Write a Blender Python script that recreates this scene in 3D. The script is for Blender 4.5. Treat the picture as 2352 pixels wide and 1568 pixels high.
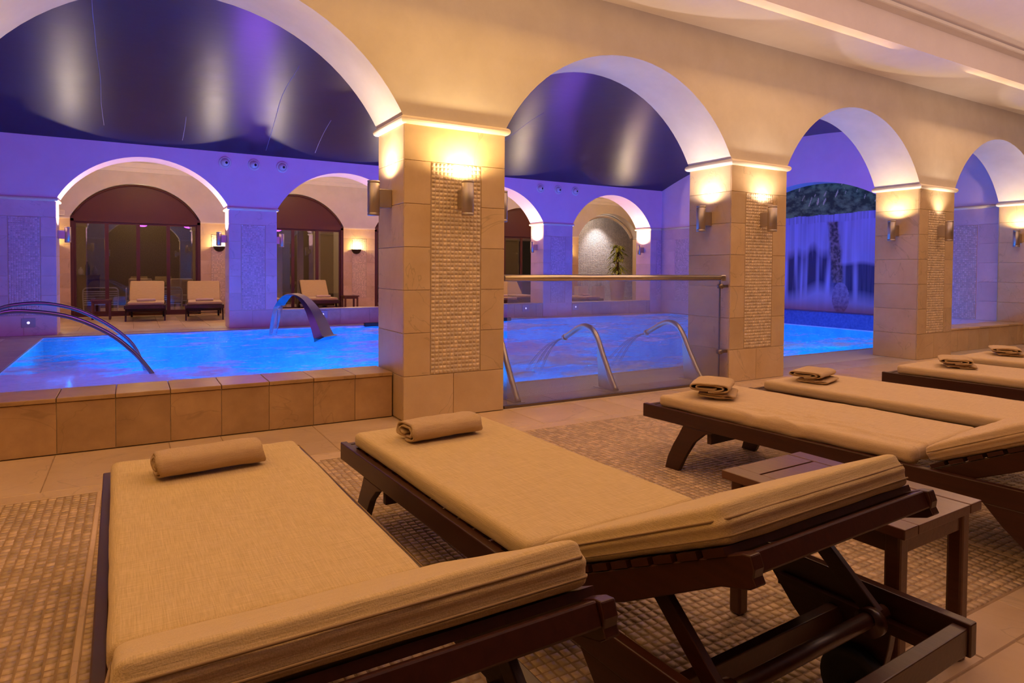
import bpy, bmesh, math, random
import numpy as np
from mathutils import Vector, Matrix, noise
from math import sin, cos, pi, radians, sqrt, atan2
random.seed(7); rng = np.random.default_rng(7)
SC = bpy.context.scene; COL = SC.collection
for o in list(bpy.data.objects): bpy.data.objects.remove(o)

# ---------------------------------------------------------------- camera
F, YAW, PITCH, ROLL = 1488.546, 0.531276, -0.024747, 0.006589
CAM = Vector((-1.83264, -4.78516, 1.20139))
fw = Vector((sin(YAW)*cos(PITCH), cos(YAW)*cos(PITCH), sin(PITCH)))
r0 = Vector((cos(YAW), -sin(YAW), 0)); u0 = r0.cross(fw)
rr = r0*cos(ROLL)+u0*sin(ROLL); uu = rr.cross(fw)
cd = bpy.data.cameras.new('camera'); cam = bpy.data.objects.new('camera', cd); COL.objects.link(cam)
cam.matrix_world = Matrix(((rr.x, uu.x, -fw.x, CAM.x), (rr.y, uu.y, -fw.y, CAM.y), (rr.z, uu.z, -fw.z, CAM.z), (0, 0, 0, 1)))
cd.sensor_width = 36; cd.lens = F/2352*36; cd.shift_y = -129.383/2352; cd.clip_start = .02
SC.camera = cam

# ---------------------------------------------------------------- world, exposure, large lights
W = bpy.data.worlds.new('world'); SC.world = W; W.use_nodes = True
W.node_tree.nodes['Background'].inputs[0].default_value = (.9, .55, .35, 1)
W.node_tree.nodes['Background'].inputs[1].default_value = .02
SC.view_settings.view_transform = 'Standard'; SC.view_settings.look = 'None'
SC.view_settings.exposure = 0.0; SC.view_settings.gamma = 1; SC.view_settings.use_curve_mapping = False

def area(name, loc, aim, power, col, sx, sy):
    l = bpy.data.lights.new(name, 'AREA'); l.energy = power; l.color = col; l.shape = 'RECTANGLE'; l.size = sx; l.size_y = sy
    o = bpy.data.objects.new(name, l); COL.objects.link(o); o.location = loc
    o.rotation_euler = (Vector(aim)-Vector(loc)).to_track_quat('-Z', 'Y').to_euler(); return o
def point(name, loc, power, col, r=.05, parent=None):
    l = bpy.data.lights.new(name, 'POINT'); l.energy = power; l.color = col; l.shadow_soft_size = r
    o = bpy.data.objects.new(name, l); COL.objects.link(o); o.location = loc; o.parent = parent; return o
def spot(name, loc, aim, power, col, deg, blend=.3, r=.03, parent=None):
    l = bpy.data.lights.new(name, 'SPOT'); l.energy = power; l.color = col; l.spot_size = radians(deg); l.spot_blend = blend; l.shadow_soft_size = r
    o = bpy.data.objects.new(name, l); COL.objects.link(o); o.location = loc
    o.rotation_euler = (Vector(aim)-Vector(loc)).to_track_quat('-Z', 'Y').to_euler(); o.parent = parent; return o
# lounge in front: added warm area fills near the arcade and farther back, no fixtures
for x, e, c in ((-2.8, 34, (1, .55, .10)), (.6, 28, (1, .55, .12)), (4.2, 34, (1, .56, .22)), (8.4, 42, (1, .58, .28))):
    area('lounge_light', (x, -.55, 3.62), (x, -2.9, 0), e, c, 2.6, .5)
for x, e, c in ((-2.6, 42, (1, .52, .09)), (2.6, 32, (1, .52, .13)), (7.6, 34, (1, .56, .24))):
    area('lounge_light', (x, -3.6, 3.95), (x, -1.6, 0), e, c, 3.5, 1.2)
area('lounge_uplight', (3.5, -3.4, 2.9), (3.5, -3.39, 4.1), 120, (1, .76, .82), 13, .4)  # added upward fill that brightens the lounge ceiling, no fixture
# pool hall: assumed violet spots on the arcade's unseen side, eyeballs on far wall
for x in (-3.6, -1.4, .3, 2.3, 4.0, 6.0, 7.6, 9.6):
    spot('violet_spot', (x, .80, 3.12), (x+.2, 9, 1.6), 112, (.50, .04, 1), 120, .8, .25)
for x in (.3, 7.6):
    spot('violet_spot', (x, 8.80, 3.22), (x, .6, 2.0), 45, (.36, .12, 1), 110, 1, .4)
spot('violet_spot', (5.4, 4.4, 3.75), (11.2, 4.4, 1.3), 85, (.42, .08, 1), 75, .8, .25)  # added spot in mid-air to brighten the waterfall picture, no fixture
# water lamps under the surface, shining down into the basin
for (x, y, e) in ((-2.1, 6.5, 210), (-.6, 3.4, 90), (.4, 6.0, 110), (3.4, 2.8, 80), (3.8, 5.6, 110), (5.6, 4.9, 190), (8.1, 1.9, 200), (9.6, 4.2, 100), (2.2, 3.9, 80), (6.9, 3.0, 90), (-1.6, 4.8, 80), (1.8, 7.0, 90), (7.4, 6.2, 90)):
    spot('water_lamp', (x, y, -.16), (x, y+.01, -1.2), e*1.25, (0.0, .25, 1), 165, .3, .06)
for (x, y, e) in ((-2.1, 6.6, 9), (-1.75, 5.6, 3), (5.6, 5.0, 9), (4.6, 3.6, 3), (8.0, 1.65, 9), (7.4, 2.0, 4), (2.6, 3.0, 3), (.2, 4.6, 3)):
    point('glow_lamp', (x, y, -.28), e, (0.0, .75, 1), .05)  # added points for the cyan glow at the surface, beside the water lamps
# far lounge: added warm fill points under the ceiling, no fixtures
for x in (-1.6, 2.0, 5.7, 9.4, 12.8):
    point('far_lounge_light', (x, 11.6, 3.5), 40, (1, .58, .22), .08)

# ---------------------------------------------------------------- helpers
def mk(name, me, mat=None, parent=None, loc=None, kind=None):
    o = bpy.data.objects.new(name, me); COL.objects.link(o)
    if mat and not me.materials: me.materials.append(mat)
    if parent: o.parent = parent
    if loc is not None: o.location = loc
    if kind: o['kind'] = kind
    return o
def tag(o, label, cat, group=None):
    o['label'] = label; o['category'] = cat
    if group: o['group'] = group
    return o
def thing(name, label, cat, loc=(0, 0, 0), rz=0, group=None):
    o = bpy.data.objects.new(name, None); COL.objects.link(o); o.location = loc; o.rotation_euler = (0, 0, rz)
    o.empty_display_size = .1
    return tag(o, label, cat, group)
def dup(o, parent=None):
    c = o.copy(); COL.objects.link(c); c.parent = parent
    for ch in list(o.children): dup(ch, c)
    return c
def copy_thing(root, loc, rz, label, group=None):
    c = dup(root); c.location = loc; c.rotation_euler = (0, 0, rz); c['label'] = label
    if group: c['group'] = group
    elif 'group' in c: del c['group']
    return c

class MB:
    def __init__(s): s.v = []; s.f = []; s.sm = []
    def add(s, vs, fs, smooth=False):
        n = len(s.v); s.v += [tuple(v) for v in vs]; s.f += [tuple(i+n for i in f) for f in fs]; s.sm += [smooth]*len(fs); return s
    def box(s, a, b, M=None):
        (x0, y0, z0), (x1, y1, z1) = a, b
        vs = [(x0, y0, z0), (x1, y0, z0), (x1, y1, z0), (x0, y1, z0), (x0, y0, z1), (x1, y0, z1), (x1, y1, z1), (x0, y1, z1)]
        if M: vs = [M @ Vector(v) for v in vs]
        return s.add(vs, [(0, 3, 2, 1), (4, 5, 6, 7), (0, 1, 5, 4), (1, 2, 6, 5), (2, 3, 7, 6), (3, 0, 4, 7)])
    def beam(s, p, q, w, h, up=(0, 0, 1)):
        p, q = Vector(p), Vector(q); d = (q-p); L = d.length; d.normalize(); up = Vector(up); sx = d.cross(up).normalized(); sz = sx.cross(d)
        M = Matrix(((sx.x, d.x, sz.x, p.x), (sx.y, d.y, sz.y, p.y), (sx.z, d.z, sz.z, p.z), (0, 0, 0, 1)))
        return s.box((-w/2, 0, -h/2), (w/2, L, h/2), M)
    def tube(s, pts, r, n=12, caps=True):
        pts = [Vector(p) for p in pts]; m = len(pts); rs = r if isinstance(r, (list, tuple)) else [r]*m
        vs = []; prev = None
        for i, p in enumerate(pts):
            t = (pts[min(i+1, m-1)]-pts[max(i-1, 0)]).normalized()
            if prev is None: a = t.orthogonal().normalized()
            else: a = (prev - t*prev.dot(t)).normalized()
            prev = a; b = t.cross(a)
            for k in range(n):
                an = 2*pi*k/n; vs.append(p+(a*cos(an)+b*sin(an))*rs[i])
        fs = [(i*n+k, i*n+(k+1) % n, (i+1)*n+(k+1) % n, (i+1)*n+k) for i in range(m-1) for k in range(n)]
        s.add(vs, fs, True)
        if caps:
            k0 = len(s.v)-m*n
            s.f += [tuple(k0+k for k in reversed(range(n))), tuple(k0+(m-1)*n+k for k in range(n))]; s.sm += [False, False]
        return s
    def prism(s, poly, axis, a, b):
        # poly: 2D points (p,q); axis 'x': (a|b, p, q); 'y': (p, a|b, q); 'z': (p,q,a|b)
        g = {'x': lambda p, q, t: (t, p, q), 'y': lambda p, q, t: (p, t, q), 'z': lambda p, q, t: (p, q, t)}[axis]
        n = len(poly); vs = [g(p, q, a) for p, q in poly]+[g(p, q, b) for p, q in poly]
        fs = [tuple(range(n)), tuple(range(2*n-1, n-1, -1))]+[(i, i+n, (i+1) % n+n, (i+1) % n) for i in range(n)]
        return s.add(vs, fs)
    def lathe(s, prof, c=(0, 0, 0), n=20, ax='z'):
        vs = []; m = len(prof)
        for r, h in prof:
            for k in range(n):
                a = 2*pi*k/n; x, y = r*cos(a), r*sin(a)
                v = {'z': (x, y, h), 'y': (x, h, y), 'x': (h, x, y)}[ax]
                vs.append((v[0]+c[0], v[1]+c[1], v[2]+c[2]))
        fs = [(i*n+k, i*n+(k+1) % n, (i+1)*n+(k+1) % n, (i+1)*n+k) for i in range(m-1) for k in range(n)]
        return s.add(vs, fs, True)
    def me(s, name, fix=True):
        me = bpy.data.meshes.new(name); me.from_pydata(s.v, [], s.f)
        me.polygons.foreach_set('use_smooth', s.sm)
        if fix:
            bm = bmesh.new(); bm.from_mesh(me); bmesh.ops.recalc_face_normals(bm, faces=bm.faces); bm.to_mesh(me); bm.free()
        return me
    def obj(s, name, mat, parent=None, loc=None, kind=None, bevel=0):
        o = mk(name, s.me(name), mat, parent, loc, kind)
        if bevel:
            b = o.modifiers.new('b', 'BEVEL'); b.width = bevel; b.segments = 2; b.limit_method = 'ANGLE'; b.angle_limit = radians(40)
        return o
def struct(o): o['kind'] = 'structure'; return o

def rbox(w, l, h, r, nx=14, ny=24, nz=4, disp=None):
    """closed rounded box centred on x,y from z 0..h as (verts, faces)"""
    bm = bmesh.new()
    def axis(n, half):
        e = [-half, -half+r*.3, -half+r*.65, -half+r]; inner = list(np.linspace(-half+r, half-r, n+1)[1:-1])
        return e+inner+[half-r, half-r*.65, half-r*.3, half]
    X, Y, Z = axis(nx, w/2), axis(ny, l/2), axis(nz, h/2)
    idx = {}
    def V(i, j, k):
        if (i, j, k) not in idx:
            p = Vector((X[i], Y[j], Z[k])); q = Vector((max(-w/2+r, min(w/2-r, p.x)), max(-l/2+r, min(l/2-r, p.y)), max(-h/2+r, min(h/2-r, p.z))))
            d = p-q; 
            if d.length > 1e-9: p = q+d.normalized()*r
            idx[(i, j, k)] = bm.verts.new(p)
        return idx[(i, j, k)]
    a, b, c = len(X)-1, len(Y)-1, len(Z)-1
    for i in range(a):
        for j in range(b):
            for k in (0, c): bm.faces.new((V(i, j, k), V(i+1, j, k), V(i+1, j+1, k), V(i, j+1, k)))
    for i in range(a):
        for k in range(c):
            for j in (0, b): bm.faces.new((V(i, j, k), V(i+1, j, k), V(i+1, j, k+1), V(i, j, k+1)))
    for j in range(b):
        for k in range(c):
            for i in (0, a): bm.faces.new((V(i, j, k), V(i, j+1, k), V(i, j+1, k+1), V(i, j, k+1)))
    bmesh.ops.recalc_face_normals(bm, faces=bm.faces); bm.normal_update()
    if disp:
        for v in bm.verts: v.co += v.normal*disp(v.co)
    for f in bm.faces: f.smooth = True
    return bm
def bm_obj(bm, name, mat, parent=None, M=None, kind=None):
    if M: bmesh.ops.transform(bm, matrix=M, verts=bm.verts)
    me = bpy.data.meshes.new(name); bm.to_mesh(me); bm.free(); return mk(name, me, mat, parent, kind=kind)
T = Matrix.Translation

# ---------------------------------------------------------------- materials
def mat(name):
    m = bpy.data.materials.new(name); m.use_nodes = True; nt = m.node_tree; b = nt.nodes['Principled BSDF']; return m, nt, b
def N(nt, t, **k):
    n = nt.nodes.new(t)
    for a, v in k.items(): setattr(n, a, v)
    return n
def stone(name, c1, c2, rough=.45, scale=2.5, bump=.15, per_obj=.0, face_attr=False, vein=.0, spec=.4):
    m, nt, b = mat(name); L = nt.links.new
    tc = N(nt, 'ShaderNodeTexCoord'); no = N(nt, 'ShaderNodeTexNoise'); no.inputs['Scale'].default_value = scale; no.inputs['Detail'].default_value = 8; no.inputs['Roughness'].default_value = .62
    oi = N(nt, 'ShaderNodeObjectInfo'); add = N(nt, 'ShaderNodeVectorMath', operation='ADD')
    geo = N(nt, 'ShaderNodeNewGeometry')
    if per_obj:
        mu = N(nt, 'ShaderNodeMath', operation='MULTIPLY'); mu.inputs[1].default_value = 30; L(oi.outputs['Random'], mu.inputs[0]); L(geo.outputs['Position'], add.inputs[0]); L(mu.outputs[0], add.inputs[1])
    else: L(geo.outputs['Position'], add.inputs[0])
    L(add.outputs[0], no.inputs['Vector'])
    mx = N(nt, 'ShaderNodeMix', data_type='RGBA'); mx.inputs[6].default_value = (*c1, 1); mx.inputs[7].default_value = (*c2, 1)
    mr = N(nt, 'ShaderNodeMapRange'); mr.inputs[1].default_value = .35; mr.inputs[2].default_value = .68; L(no.outputs['Fac'], mr.inputs[0]); L(mr.outputs[0], mx.inputs[0])
    out = mx.outputs[2]
    if per_obj or face_attr:
        hs = N(nt, 'ShaderNodeHueSaturation'); L(out, hs.inputs['Color']); v = N(nt, 'ShaderNodeMapRange')
        if face_attr: at = N(nt, 'ShaderNodeAttribute', attribute_name='v'); L(at.outputs['Fac'], v.inputs[0]); amp = face_attr
        else: L(oi.outputs['Random'], v.inputs[0]); amp = per_obj
        v.inputs[3].default_value = 1-amp; v.inputs[4].default_value = 1+amp*.6; L(v.outputs[0], hs.inputs['Value']); out = hs.outputs[0]
    if vein:
        n2 = N(nt, 'ShaderNodeTexNoise'); n2.inputs['Scale'].default_value = 1.3; n2.inputs['Detail'].default_value = 4; n2.inputs['Distortion'].default_value = 1.2; L(add.outputs[0], n2.inputs['Vector'])
        su = N(nt, 'ShaderNodeMath', operation='SUBTRACT'); su.inputs[1].default_value = .5; L(n2.outputs['Fac'], su.inputs[0])
        ab = N(nt, 'ShaderNodeMath', operation='ABSOLUTE'); L(su.outputs[0], ab.inputs[0])
        m2 = N(nt, 'ShaderNodeMapRange'); m2.inputs[1].default_value = 0; m2.inputs[2].default_value = .006; m2.inputs[3].default_value = vein; m2.inputs[4].default_value = 0; L(ab.outputs[0], m2.inputs[0])
        mv = N(nt, 'ShaderNodeMix', data_type='RGBA'); mv.inputs[7].default_value = (*[c*.45 for c in c1], 1); L(out, mv.inputs[6]); L(m2.outputs[0], mv.inputs[0]); out = mv.outputs[2]
    L(out, b.inputs['Base Color']); b.inputs['Roughness'].default_value = rough; b.inputs['Specular IOR Level'].default_value = spec
    if bump:
        bp = N(nt, 'ShaderNodeBump'); bp.inputs['Strength'].default_value = bump; bp.inputs['Distance'].default_value = .02/scale
        n3 = N(nt, 'ShaderNodeTexNoise'); n3.inputs['Scale'].default_value = scale*9; n3.inputs['Detail'].default_value = 5; L(add.outputs[0], n3.inputs['Vector']); L(n3.outputs['Fac'], bp.inputs['Height']); L(bp.outputs[0], b.inputs['Normal'])
    return m
def plain(name, c, rough=.5, metal=0, **k):
    m, nt, b = mat(name); b.inputs['Base Color'].default_value = (*c, 1); b.inputs['Roughness'].default_value = rough; b.inputs['Metallic'].default_value = metal
    no = N(nt, 'ShaderNodeTexNoise'); no.inputs['Scale'].default_value = k.get('ns', 30)
    mr = N(nt, 'ShaderNodeMapRange'); mr.inputs[3].default_value = max(rough-.06, .02); mr.inputs[4].default_value = rough+.06
    nt.links.new(no.outputs['Fac'], mr.inputs[0]); nt.links.new(mr.outputs[0], b.inputs['Roughness'])
    return m
def wood(name, c1, c2, rough=.35):
    m, nt, b = mat(name); L = nt.links.new
    tc = N(nt, 'ShaderNodeTexCoord'); mp = N(nt, 'ShaderNodeMapping'); mp.inputs['Scale'].default_value = (26, 1.6, 26); L(tc.outputs['Object'], mp.inputs['Vector'])
    no = N(nt, 'ShaderNodeTexNoise'); no.inputs['Scale'].default_value = 2.2; no.inputs['Detail'].default_value = 7; no.inputs['Distortion'].default_value = .6; L(mp.outputs[0], no.inputs['Vector'])
    cr = N(nt, 'ShaderNodeMix', data_type='RGBA'); cr.inputs[6].default_value = (*c1, 1); cr.inputs[7].default_value = (*c2, 1); L(no.outputs['Fac'], cr.inputs[0]); L(cr.outputs[2], b.inputs['Base Color'])
    b.inputs['Roughness'].default_value = rough
    bp = N(nt, 'ShaderNodeBump'); bp.inputs['Strength'].default_value = .25; bp.inputs['Distance'].default_value = .002; L(no.outputs['Fac'], bp.inputs['Height']); L(bp.outputs[0], b.inputs['Normal'])
    return m
def fabric(name, c1, c2, fine=420, bump=.35):
    m, nt, b = mat(name); L = nt.links.new; tc = N(nt, 'ShaderNodeTexCoord'); fac = []
    for sc in ((14, fine, fine), (fine, 14, fine)):
        mp = N(nt, 'ShaderNodeMapping'); mp.inputs['Scale'].default_value = sc; L(tc.outputs['Object'], mp.inputs['Vector'])
        no = N(nt, 'ShaderNodeTexNoise'); no.inputs['Scale'].default_value = 1; no.inputs['Detail'].default_value = 3; L(mp.outputs[0], no.inputs['Vector']); fac.append(no.outputs['Fac'])
    ad = N(nt, 'ShaderNodeMath', operation='ADD'); L(fac[0], ad.inputs[0]); L(fac[1], ad.inputs[1])
    mr = N(nt, 'ShaderNodeMapRange'); mr.inputs[1].default_value = .75; mr.inputs[2].default_value = 1.25; L(ad.outputs[0], mr.inputs[0])
    mx = N(nt, 'ShaderNodeMix', data_type='RGBA'); mx.inputs[6].default_value = (*c1, 1); mx.inputs[7].default_value = (*c2, 1); L(mr.outputs[0], mx.inputs[0]); L(mx.outputs[2], b.inputs['Base Color'])
    b.inputs['Roughness'].default_value = .85; b.inputs['Sheen Weight'].default_value = .15; b.inputs['Specular IOR Level'].default_value = .2
    bp = N(nt, 'ShaderNodeBump'); bp.inputs['Strength'].default_value = bump; bp.inputs['Distance'].default_value = .0015; L(mr.outputs[0], bp.inputs['Height']); L(bp.outputs[0], b.inputs['Normal'])
    return m
def emit(name, c, s):
    m, nt, b = mat(name); b.inputs['Base Color'].default_value = (*c, 1); b.inputs['Emission Color'].default_value = (*c, 1); b.inputs['Emission Strength'].default_value = s; return m
def metal(name, c, rough):
    m, nt, b = mat(name); L = nt.links.new; b.inputs['Base Color'].default_value = (*c, 1); b.inputs['Metallic'].default_value = 1; b.inputs['Roughness'].default_value = rough
    tc = N(nt, 'ShaderNodeTexCoord'); mp = N(nt, 'ShaderNodeMapping'); mp.inputs['Scale'].default_value = (220, 220, 6); L(tc.outputs['Object'], mp.inputs['Vector'])
    no = N(nt, 'ShaderNodeTexNoise'); no.inputs['Scale'].default_value = 1; L(mp.outputs[0], no.inputs['Vector']); mr = N(nt, 'ShaderNodeMapRange'); mr.inputs[3].default_value = rough-.08; mr.inputs[4].default_value = rough+.12; L(no.outputs['Fac'], mr.inputs[0]); L(mr.outputs[0], b.inputs['Roughness'])
    return m

M_TILE = stone('limestone_tile', (.60, .42, .23), (.71, .53, .32), .38, 2.2, .12, per_obj=.14, vein=.35)
M_PLASTF = stone('far_plaster', (.82, .58, .72), (.86, .62, .76), .6, 3, .08, spec=.3)  # far plaster with the tint of the violet light put into its colour
M_TILEF = stone('far_limestone', (.66, .45, .52), (.76, .54, .60), .4, 2.2, .12, per_obj=.14, vein=.3)  # same limestone as the front, violet light tinted into the colour
M_MOSF = stone('far_mosaic', (.68, .50, .56), (.86, .66, .72), .4, 26, .0, face_attr=.22)  # copy of the front mosaic with the violet light in its colour
M_SLAB = stone('parapet_stone', (.40, .24, .11), (.55, .35, .17), .35, 3.2, .15, per_obj=.12, vein=.3)
M_FLOOR = stone('floor_stone', (.55, .38, .23), (.66, .48, .31), .42, 2.0, .2, per_obj=.10, vein=.3)
M_CORE = stone('grout', (.66, .52, .36), (.74, .60, .43), .7, 12, .3)
M_GROUT = stone('floor_grout', (.30, .19, .11), (.40, .27, .16), .8, 14, .3)
M_MOS = stone('wall_mosaic', (.70, .52, .34), (.84, .67, .47), .4, 26, .0, face_attr=.22)
M_FMOS = stone('floor_mosaic', (.52, .36, .22), (.70, .51, .33), .34, 30, .1, face_attr=.28)
M_FMOS1 = stone('floor_mosaic_piece', (.52, .36, .22), (.70, .51, .33), .34, 30, .1, per_obj=.28)
M_PLASTER = stone('plaster', (.66, .59, .50), (.72, .65, .56), .55, 3, .12, spec=.3)
M_PLASTER2 = stone('pale_plaster', (.80, .74, .66), (.84, .78, .70), .6, 3, .08, spec=.3)
M_CEIL = stone('ceiling_paint', (.84, .75, .70), (.88, .79, .74), .6, 3, .08, spec=.3)
M_MOULD = plain('moulding_paint', (.82, .72, .58), .4)
M_TROUGH = stone('pool_coping', (.50, .40, .32), (.60, .49, .40), .4, 8, .1, per_obj=.08)
M_BASIN = stone('pool_basin', (.55, .62, .90), (.75, .80, .97), .5, 6, 0)
M_WOOD = wood('dark_teak', (.022, .005, .0025), (.060, .013, .005), .36)
M_WOOD2 = wood('table_teak', (.070, .022, .012), (.15, .05, .025), .30)
M_DOOR = wood('door_wood', (.062, .012, .007), (.105, .022, .012), .5)
M_CUSH = fabric('linen_cushion', (.50, .36, .165), (.66, .49, .25))
M_CUSH2 = fabric('loose_cover', (.52, .36, .20), (.66, .48, .28))
M_TOWEL = fabric('towel_cotton', (.54, .36, .19), (.66, .46, .26), 700, .9)
M_TOWEL2 = fabric('towel_pale', (.62, .48, .36), (.74, .58, .44), 700, .9)
M_SEAM = plain('seam_thread', (.30, .19, .09), .8)
M_BROWN = fabric('brown_fabric', (.22, .09, .04), (.28, .12, .055))
M_STEEL = metal('brushed_steel', (.62, .55, .48), .30)
M_LAMP = metal('lamp_aluminium', (.50, .44, .40), .42)
M_BLACK = plain('black_rubber', (.012, .012, .014), .5)
M_HOLE = plain('nozzle_hole', (.008, .008, .012), .6)
M_WHITEP = plain('white_plastic', (.75, .74, .72), .35)
M_DARKMOS = stone('dark_mosaic', (.10, .075, .05), (.26, .20, .13), .35, 60, .2)
M_PALEMOS = stone('pale_mosaic', (.50, .46, .44), (.60, .56, .53), .4, 40, .15, face_attr=.18)
M_LENS = emit('lamp_lens', (1, .85, .6), 14)
M_LEAF = stone('leaf', (.10, .14, .015), (.36, .38, .06), .45, 30, 0, per_obj=0)
M_STEM = stone('moss_pole', (.07, .035, .015), (.13, .07, .03), .9, 40, .5)
M_GRASSW = plain('white_grass', (.72, .74, .72), .5)
M_RED = plain('ceramic', (.30, .22, .18), .3)
M_BRIM = plain('bronze', (.05, .03, .02), .4, .6)
M_SCREW = metal('clamp_metal', (.25, .2, .17), .4)

M_STEELD = metal('dark_steel', (.26, .24, .27), .33)
# glossy navy vault
M_VAULT, nt, b = mat('vault_lacquer'); L = nt.links.new
geo = N(nt, 'ShaderNodeNewGeometry')
no = N(nt, 'ShaderNodeTexNoise'); no.inputs['Scale'].default_value = 1.6; no.inputs['Detail'].default_value = 7; L(geo.outputs['Position'], no.inputs['Vector'])
cr = N(nt, 'ShaderNodeMix', data_type='RGBA'); cr.inputs[6].default_value = (.012, .007, .028, 1); cr.inputs[7].default_value = (.02, .011, .042, 1); L(no.outputs['Fac'], cr.inputs[0]); L(cr.outputs[2], b.inputs['Base Color'])
b.inputs['Roughness'].default_value = .33; b.inputs['Specular IOR Level'].default_value = .55
bp = N(nt, 'ShaderNodeBump'); bp.inputs['Strength'].default_value = .10; bp.inputs['Distance'].default_value = .05; L(no.outputs['Fac'], bp.inputs['Height']); L(bp.outputs[0], b.inputs['Normal'])

# door glass / barrier glass
def glass(name, tint, refl, haze, hazecol, rough=.02):
    m = bpy.data.materials.new(name); m.use_nodes = True; nt = m.node_tree; nt.nodes.clear(); L = nt.links.new
    out = N(nt, 'ShaderNodeOutputMaterial'); tr = N(nt, 'ShaderNodeBsdfTransparent'); tr.inputs[0].default_value = (*tint, 1)
    gl = N(nt, 'ShaderNodeBsdfGlossy'); gl.inputs['Roughness'].default_value = rough
    lw = N(nt, 'ShaderNodeLayerWeight'); lw.inputs['Blend'].default_value = .18
    mr = N(nt, 'ShaderNodeMapRange'); mr.inputs[3].default_value = refl; mr.inputs[4].default_value = 1; L(lw.outputs['Fresnel'], mr.inputs[0])
    m1 = N(nt, 'ShaderNodeMixShader'); L(mr.outputs[0], m1.inputs[0]); L(tr.outputs[0], m1.inputs[1]); L(gl.outputs[0], m1.inputs[2])
    df = N(nt, 'ShaderNodeBsdfDiffuse'); df.inputs[0].default_value = (*hazecol, 1); tl = N(nt, 'ShaderNodeBsdfTranslucent'); tl.inputs[0].default_value = (*hazecol, 1)
    m3 = N(nt, 'ShaderNodeMixShader'); m3.inputs[0].default_value = .6; L(df.outputs[0], m3.inputs[1]); L(tl.outputs[0], m3.inputs[2])
    m2 = N(nt, 'ShaderNodeMixShader'); L(m1.outputs[0], m2.inputs[1]); L(m3.outputs[0], m2.inputs[2])
    no = N(nt, 'ShaderNodeTexNoise'); no.inputs['Scale'].default_value = 1.5
    mh = N(nt, 'ShaderNodeMapRange'); mh.inputs[3].default_value = haze*.6; mh.inputs[4].default_value = haze*1.4; L(no.outputs['Fac'], mh.inputs[0]); L(mh.outputs[0], m2.inputs[0])
    L(m2.outputs[0], out.inputs[0]); return m
M_GLASS = glass('barrier_glass', (.93, .95, .95), .03, .16, (.80, .70, .72), .05)
M_DGLASS = glass('door_glass', (.80, .80, .80), .10, .0, (.5, .5, .5), .01)
M_JET = glass('jet_water', (.97, .98, 1), .04, .10, (.85, .85, .95), .1)

# ---------------------------------------------------------------- dimensions
PW, PD, SP = .9025, .614, 3.682       # pillar width, depth, spacing
PX = [-SP, 0, SP, 2*SP, 3*SP]         # near pillars (left edges)
FX = [-3.86, -.178, 3.504, 7.186, 10.79]  # far pillars
YF = 9.0; HS = 2.37; APEX = 3.22
RAD = (1.389**2+.85**2)/(2*.85)
BX = [-3.06, .62, 4.30, 7.96, 11.63]  # back wall opening left edges
YB = 13.56

def arch_z(dx, half):
    R = (half*half+.85**2)/(2*.85); return APEX-R+sqrt(max(R*R-dx*dx, 0))
def arch_wall(name, y0, y1, x0, x1, ztop, opens, m, nseg=36):
    """wall above springing line with arched openings (list of (xl,xr)), z from HS up"""
    mb = MB(); xs = x0
    for (a, b_) in opens:
        if a > xs: mb.box((xs, y0, HS-.02), (a, y1, ztop))
        half = (b_-a)/2; cx = (a+b_)/2
        th = [a+(b_-a)*(0.5-0.5*cos(pi*i/nseg)) for i in range(nseg+1)]
        zz = [max(arch_z(t-cx, half), HS) for t in th]
        for i in range(nseg):
            t0, t1, z0, z1 = th[i], th[i+1], zz[i], zz[i+1]
            mb.add([(t0, y0, z0), (t1, y0, z1), (t1, y0, ztop), (t0, y0, ztop)], [(0, 1, 2, 3)])
            mb.add([(t0, y1, z0), (t1, y1, z1), (t1, y1, ztop), (t0, y1, ztop)], [(3, 2, 1, 0)])
            mb.add([(t0, y0, ztop), (t1, y0, ztop), (t1, y1, ztop), (t0, y1, ztop)], [(0, 1, 2, 3)])
        n0 = len(mb.v)
        for i in range(nseg+1): mb.v += [(th[i], y0, zz[i]), (th[i], y1, zz[i])]
        for i in range(nseg): mb.f.append((n0+2*i, n0+2*i+1, n0+2*i+3, n0+2*i+2)); mb.sm.append(True)
        xs = b_
    if x1 > xs: mb.box((xs, y0, HS-.02), (x1, y1, ztop))
    me = mb.me(name, False); return struct(mk(name, me, m))

# ---------------------------------------------------------------- floors
# lounge floor
fl = struct(MB().box((-4.6, -8.4, -.3), (13.6, .70, -.0035)).obj('floor', M_GROUT))
def tile_mesh(w, d, t=.012, bev=.003):
    b = bev; vs = [(0, 0, 0), (w, 0, 0), (w, d, 0), (0, d, 0), (0, 0, t-b), (w, 0, t-b), (w, d, t-b), (0, d, t-b), (b, b, t), (w-b, b, t), (w-b, d-b, t), (b, d-b, t)]
    fs = [(4, 5, 9, 8), (5, 6, 10, 9), (6, 7, 11, 10), (7, 4, 8, 11), (8, 9, 10, 11), (0, 1, 5, 4), (1, 2, 6, 5), (2, 3, 7, 6), (3, 0, 4, 7)]
    return MB().add(vs, fs).me('tile', False)
TC = {}
def tile(parent, x0, y0, x1, y1, z, m, name='floor_tile', g=.005):
    k = (round(x1-x0, 3), round(y1-y0, 3), m.name)
    if k not in TC: TC[k] = tile_mesh(x1-x0-g, y1-y0-g); TC[k].materials.append(m)
    return mk(name, TC[k], None, parent, (x0, y0, z))
def row(parent, x0, x1, y0, y1, widths, m, z=-.012):
    x = x0; i = 0
    while x < x1-.02:
        w = min(widths[i % len(widths)], x1-x); tile(parent, x, y0, x+w, y1, z, m); x += w; i += 1
row(fl, -4.5, .0, -.58, .21, (.64, .325, .64, .64), M_FLOOR)
row(fl, 0, 12.4, -.58, -.004, (.30, .64, .64, .325), M_FLOOR)
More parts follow.
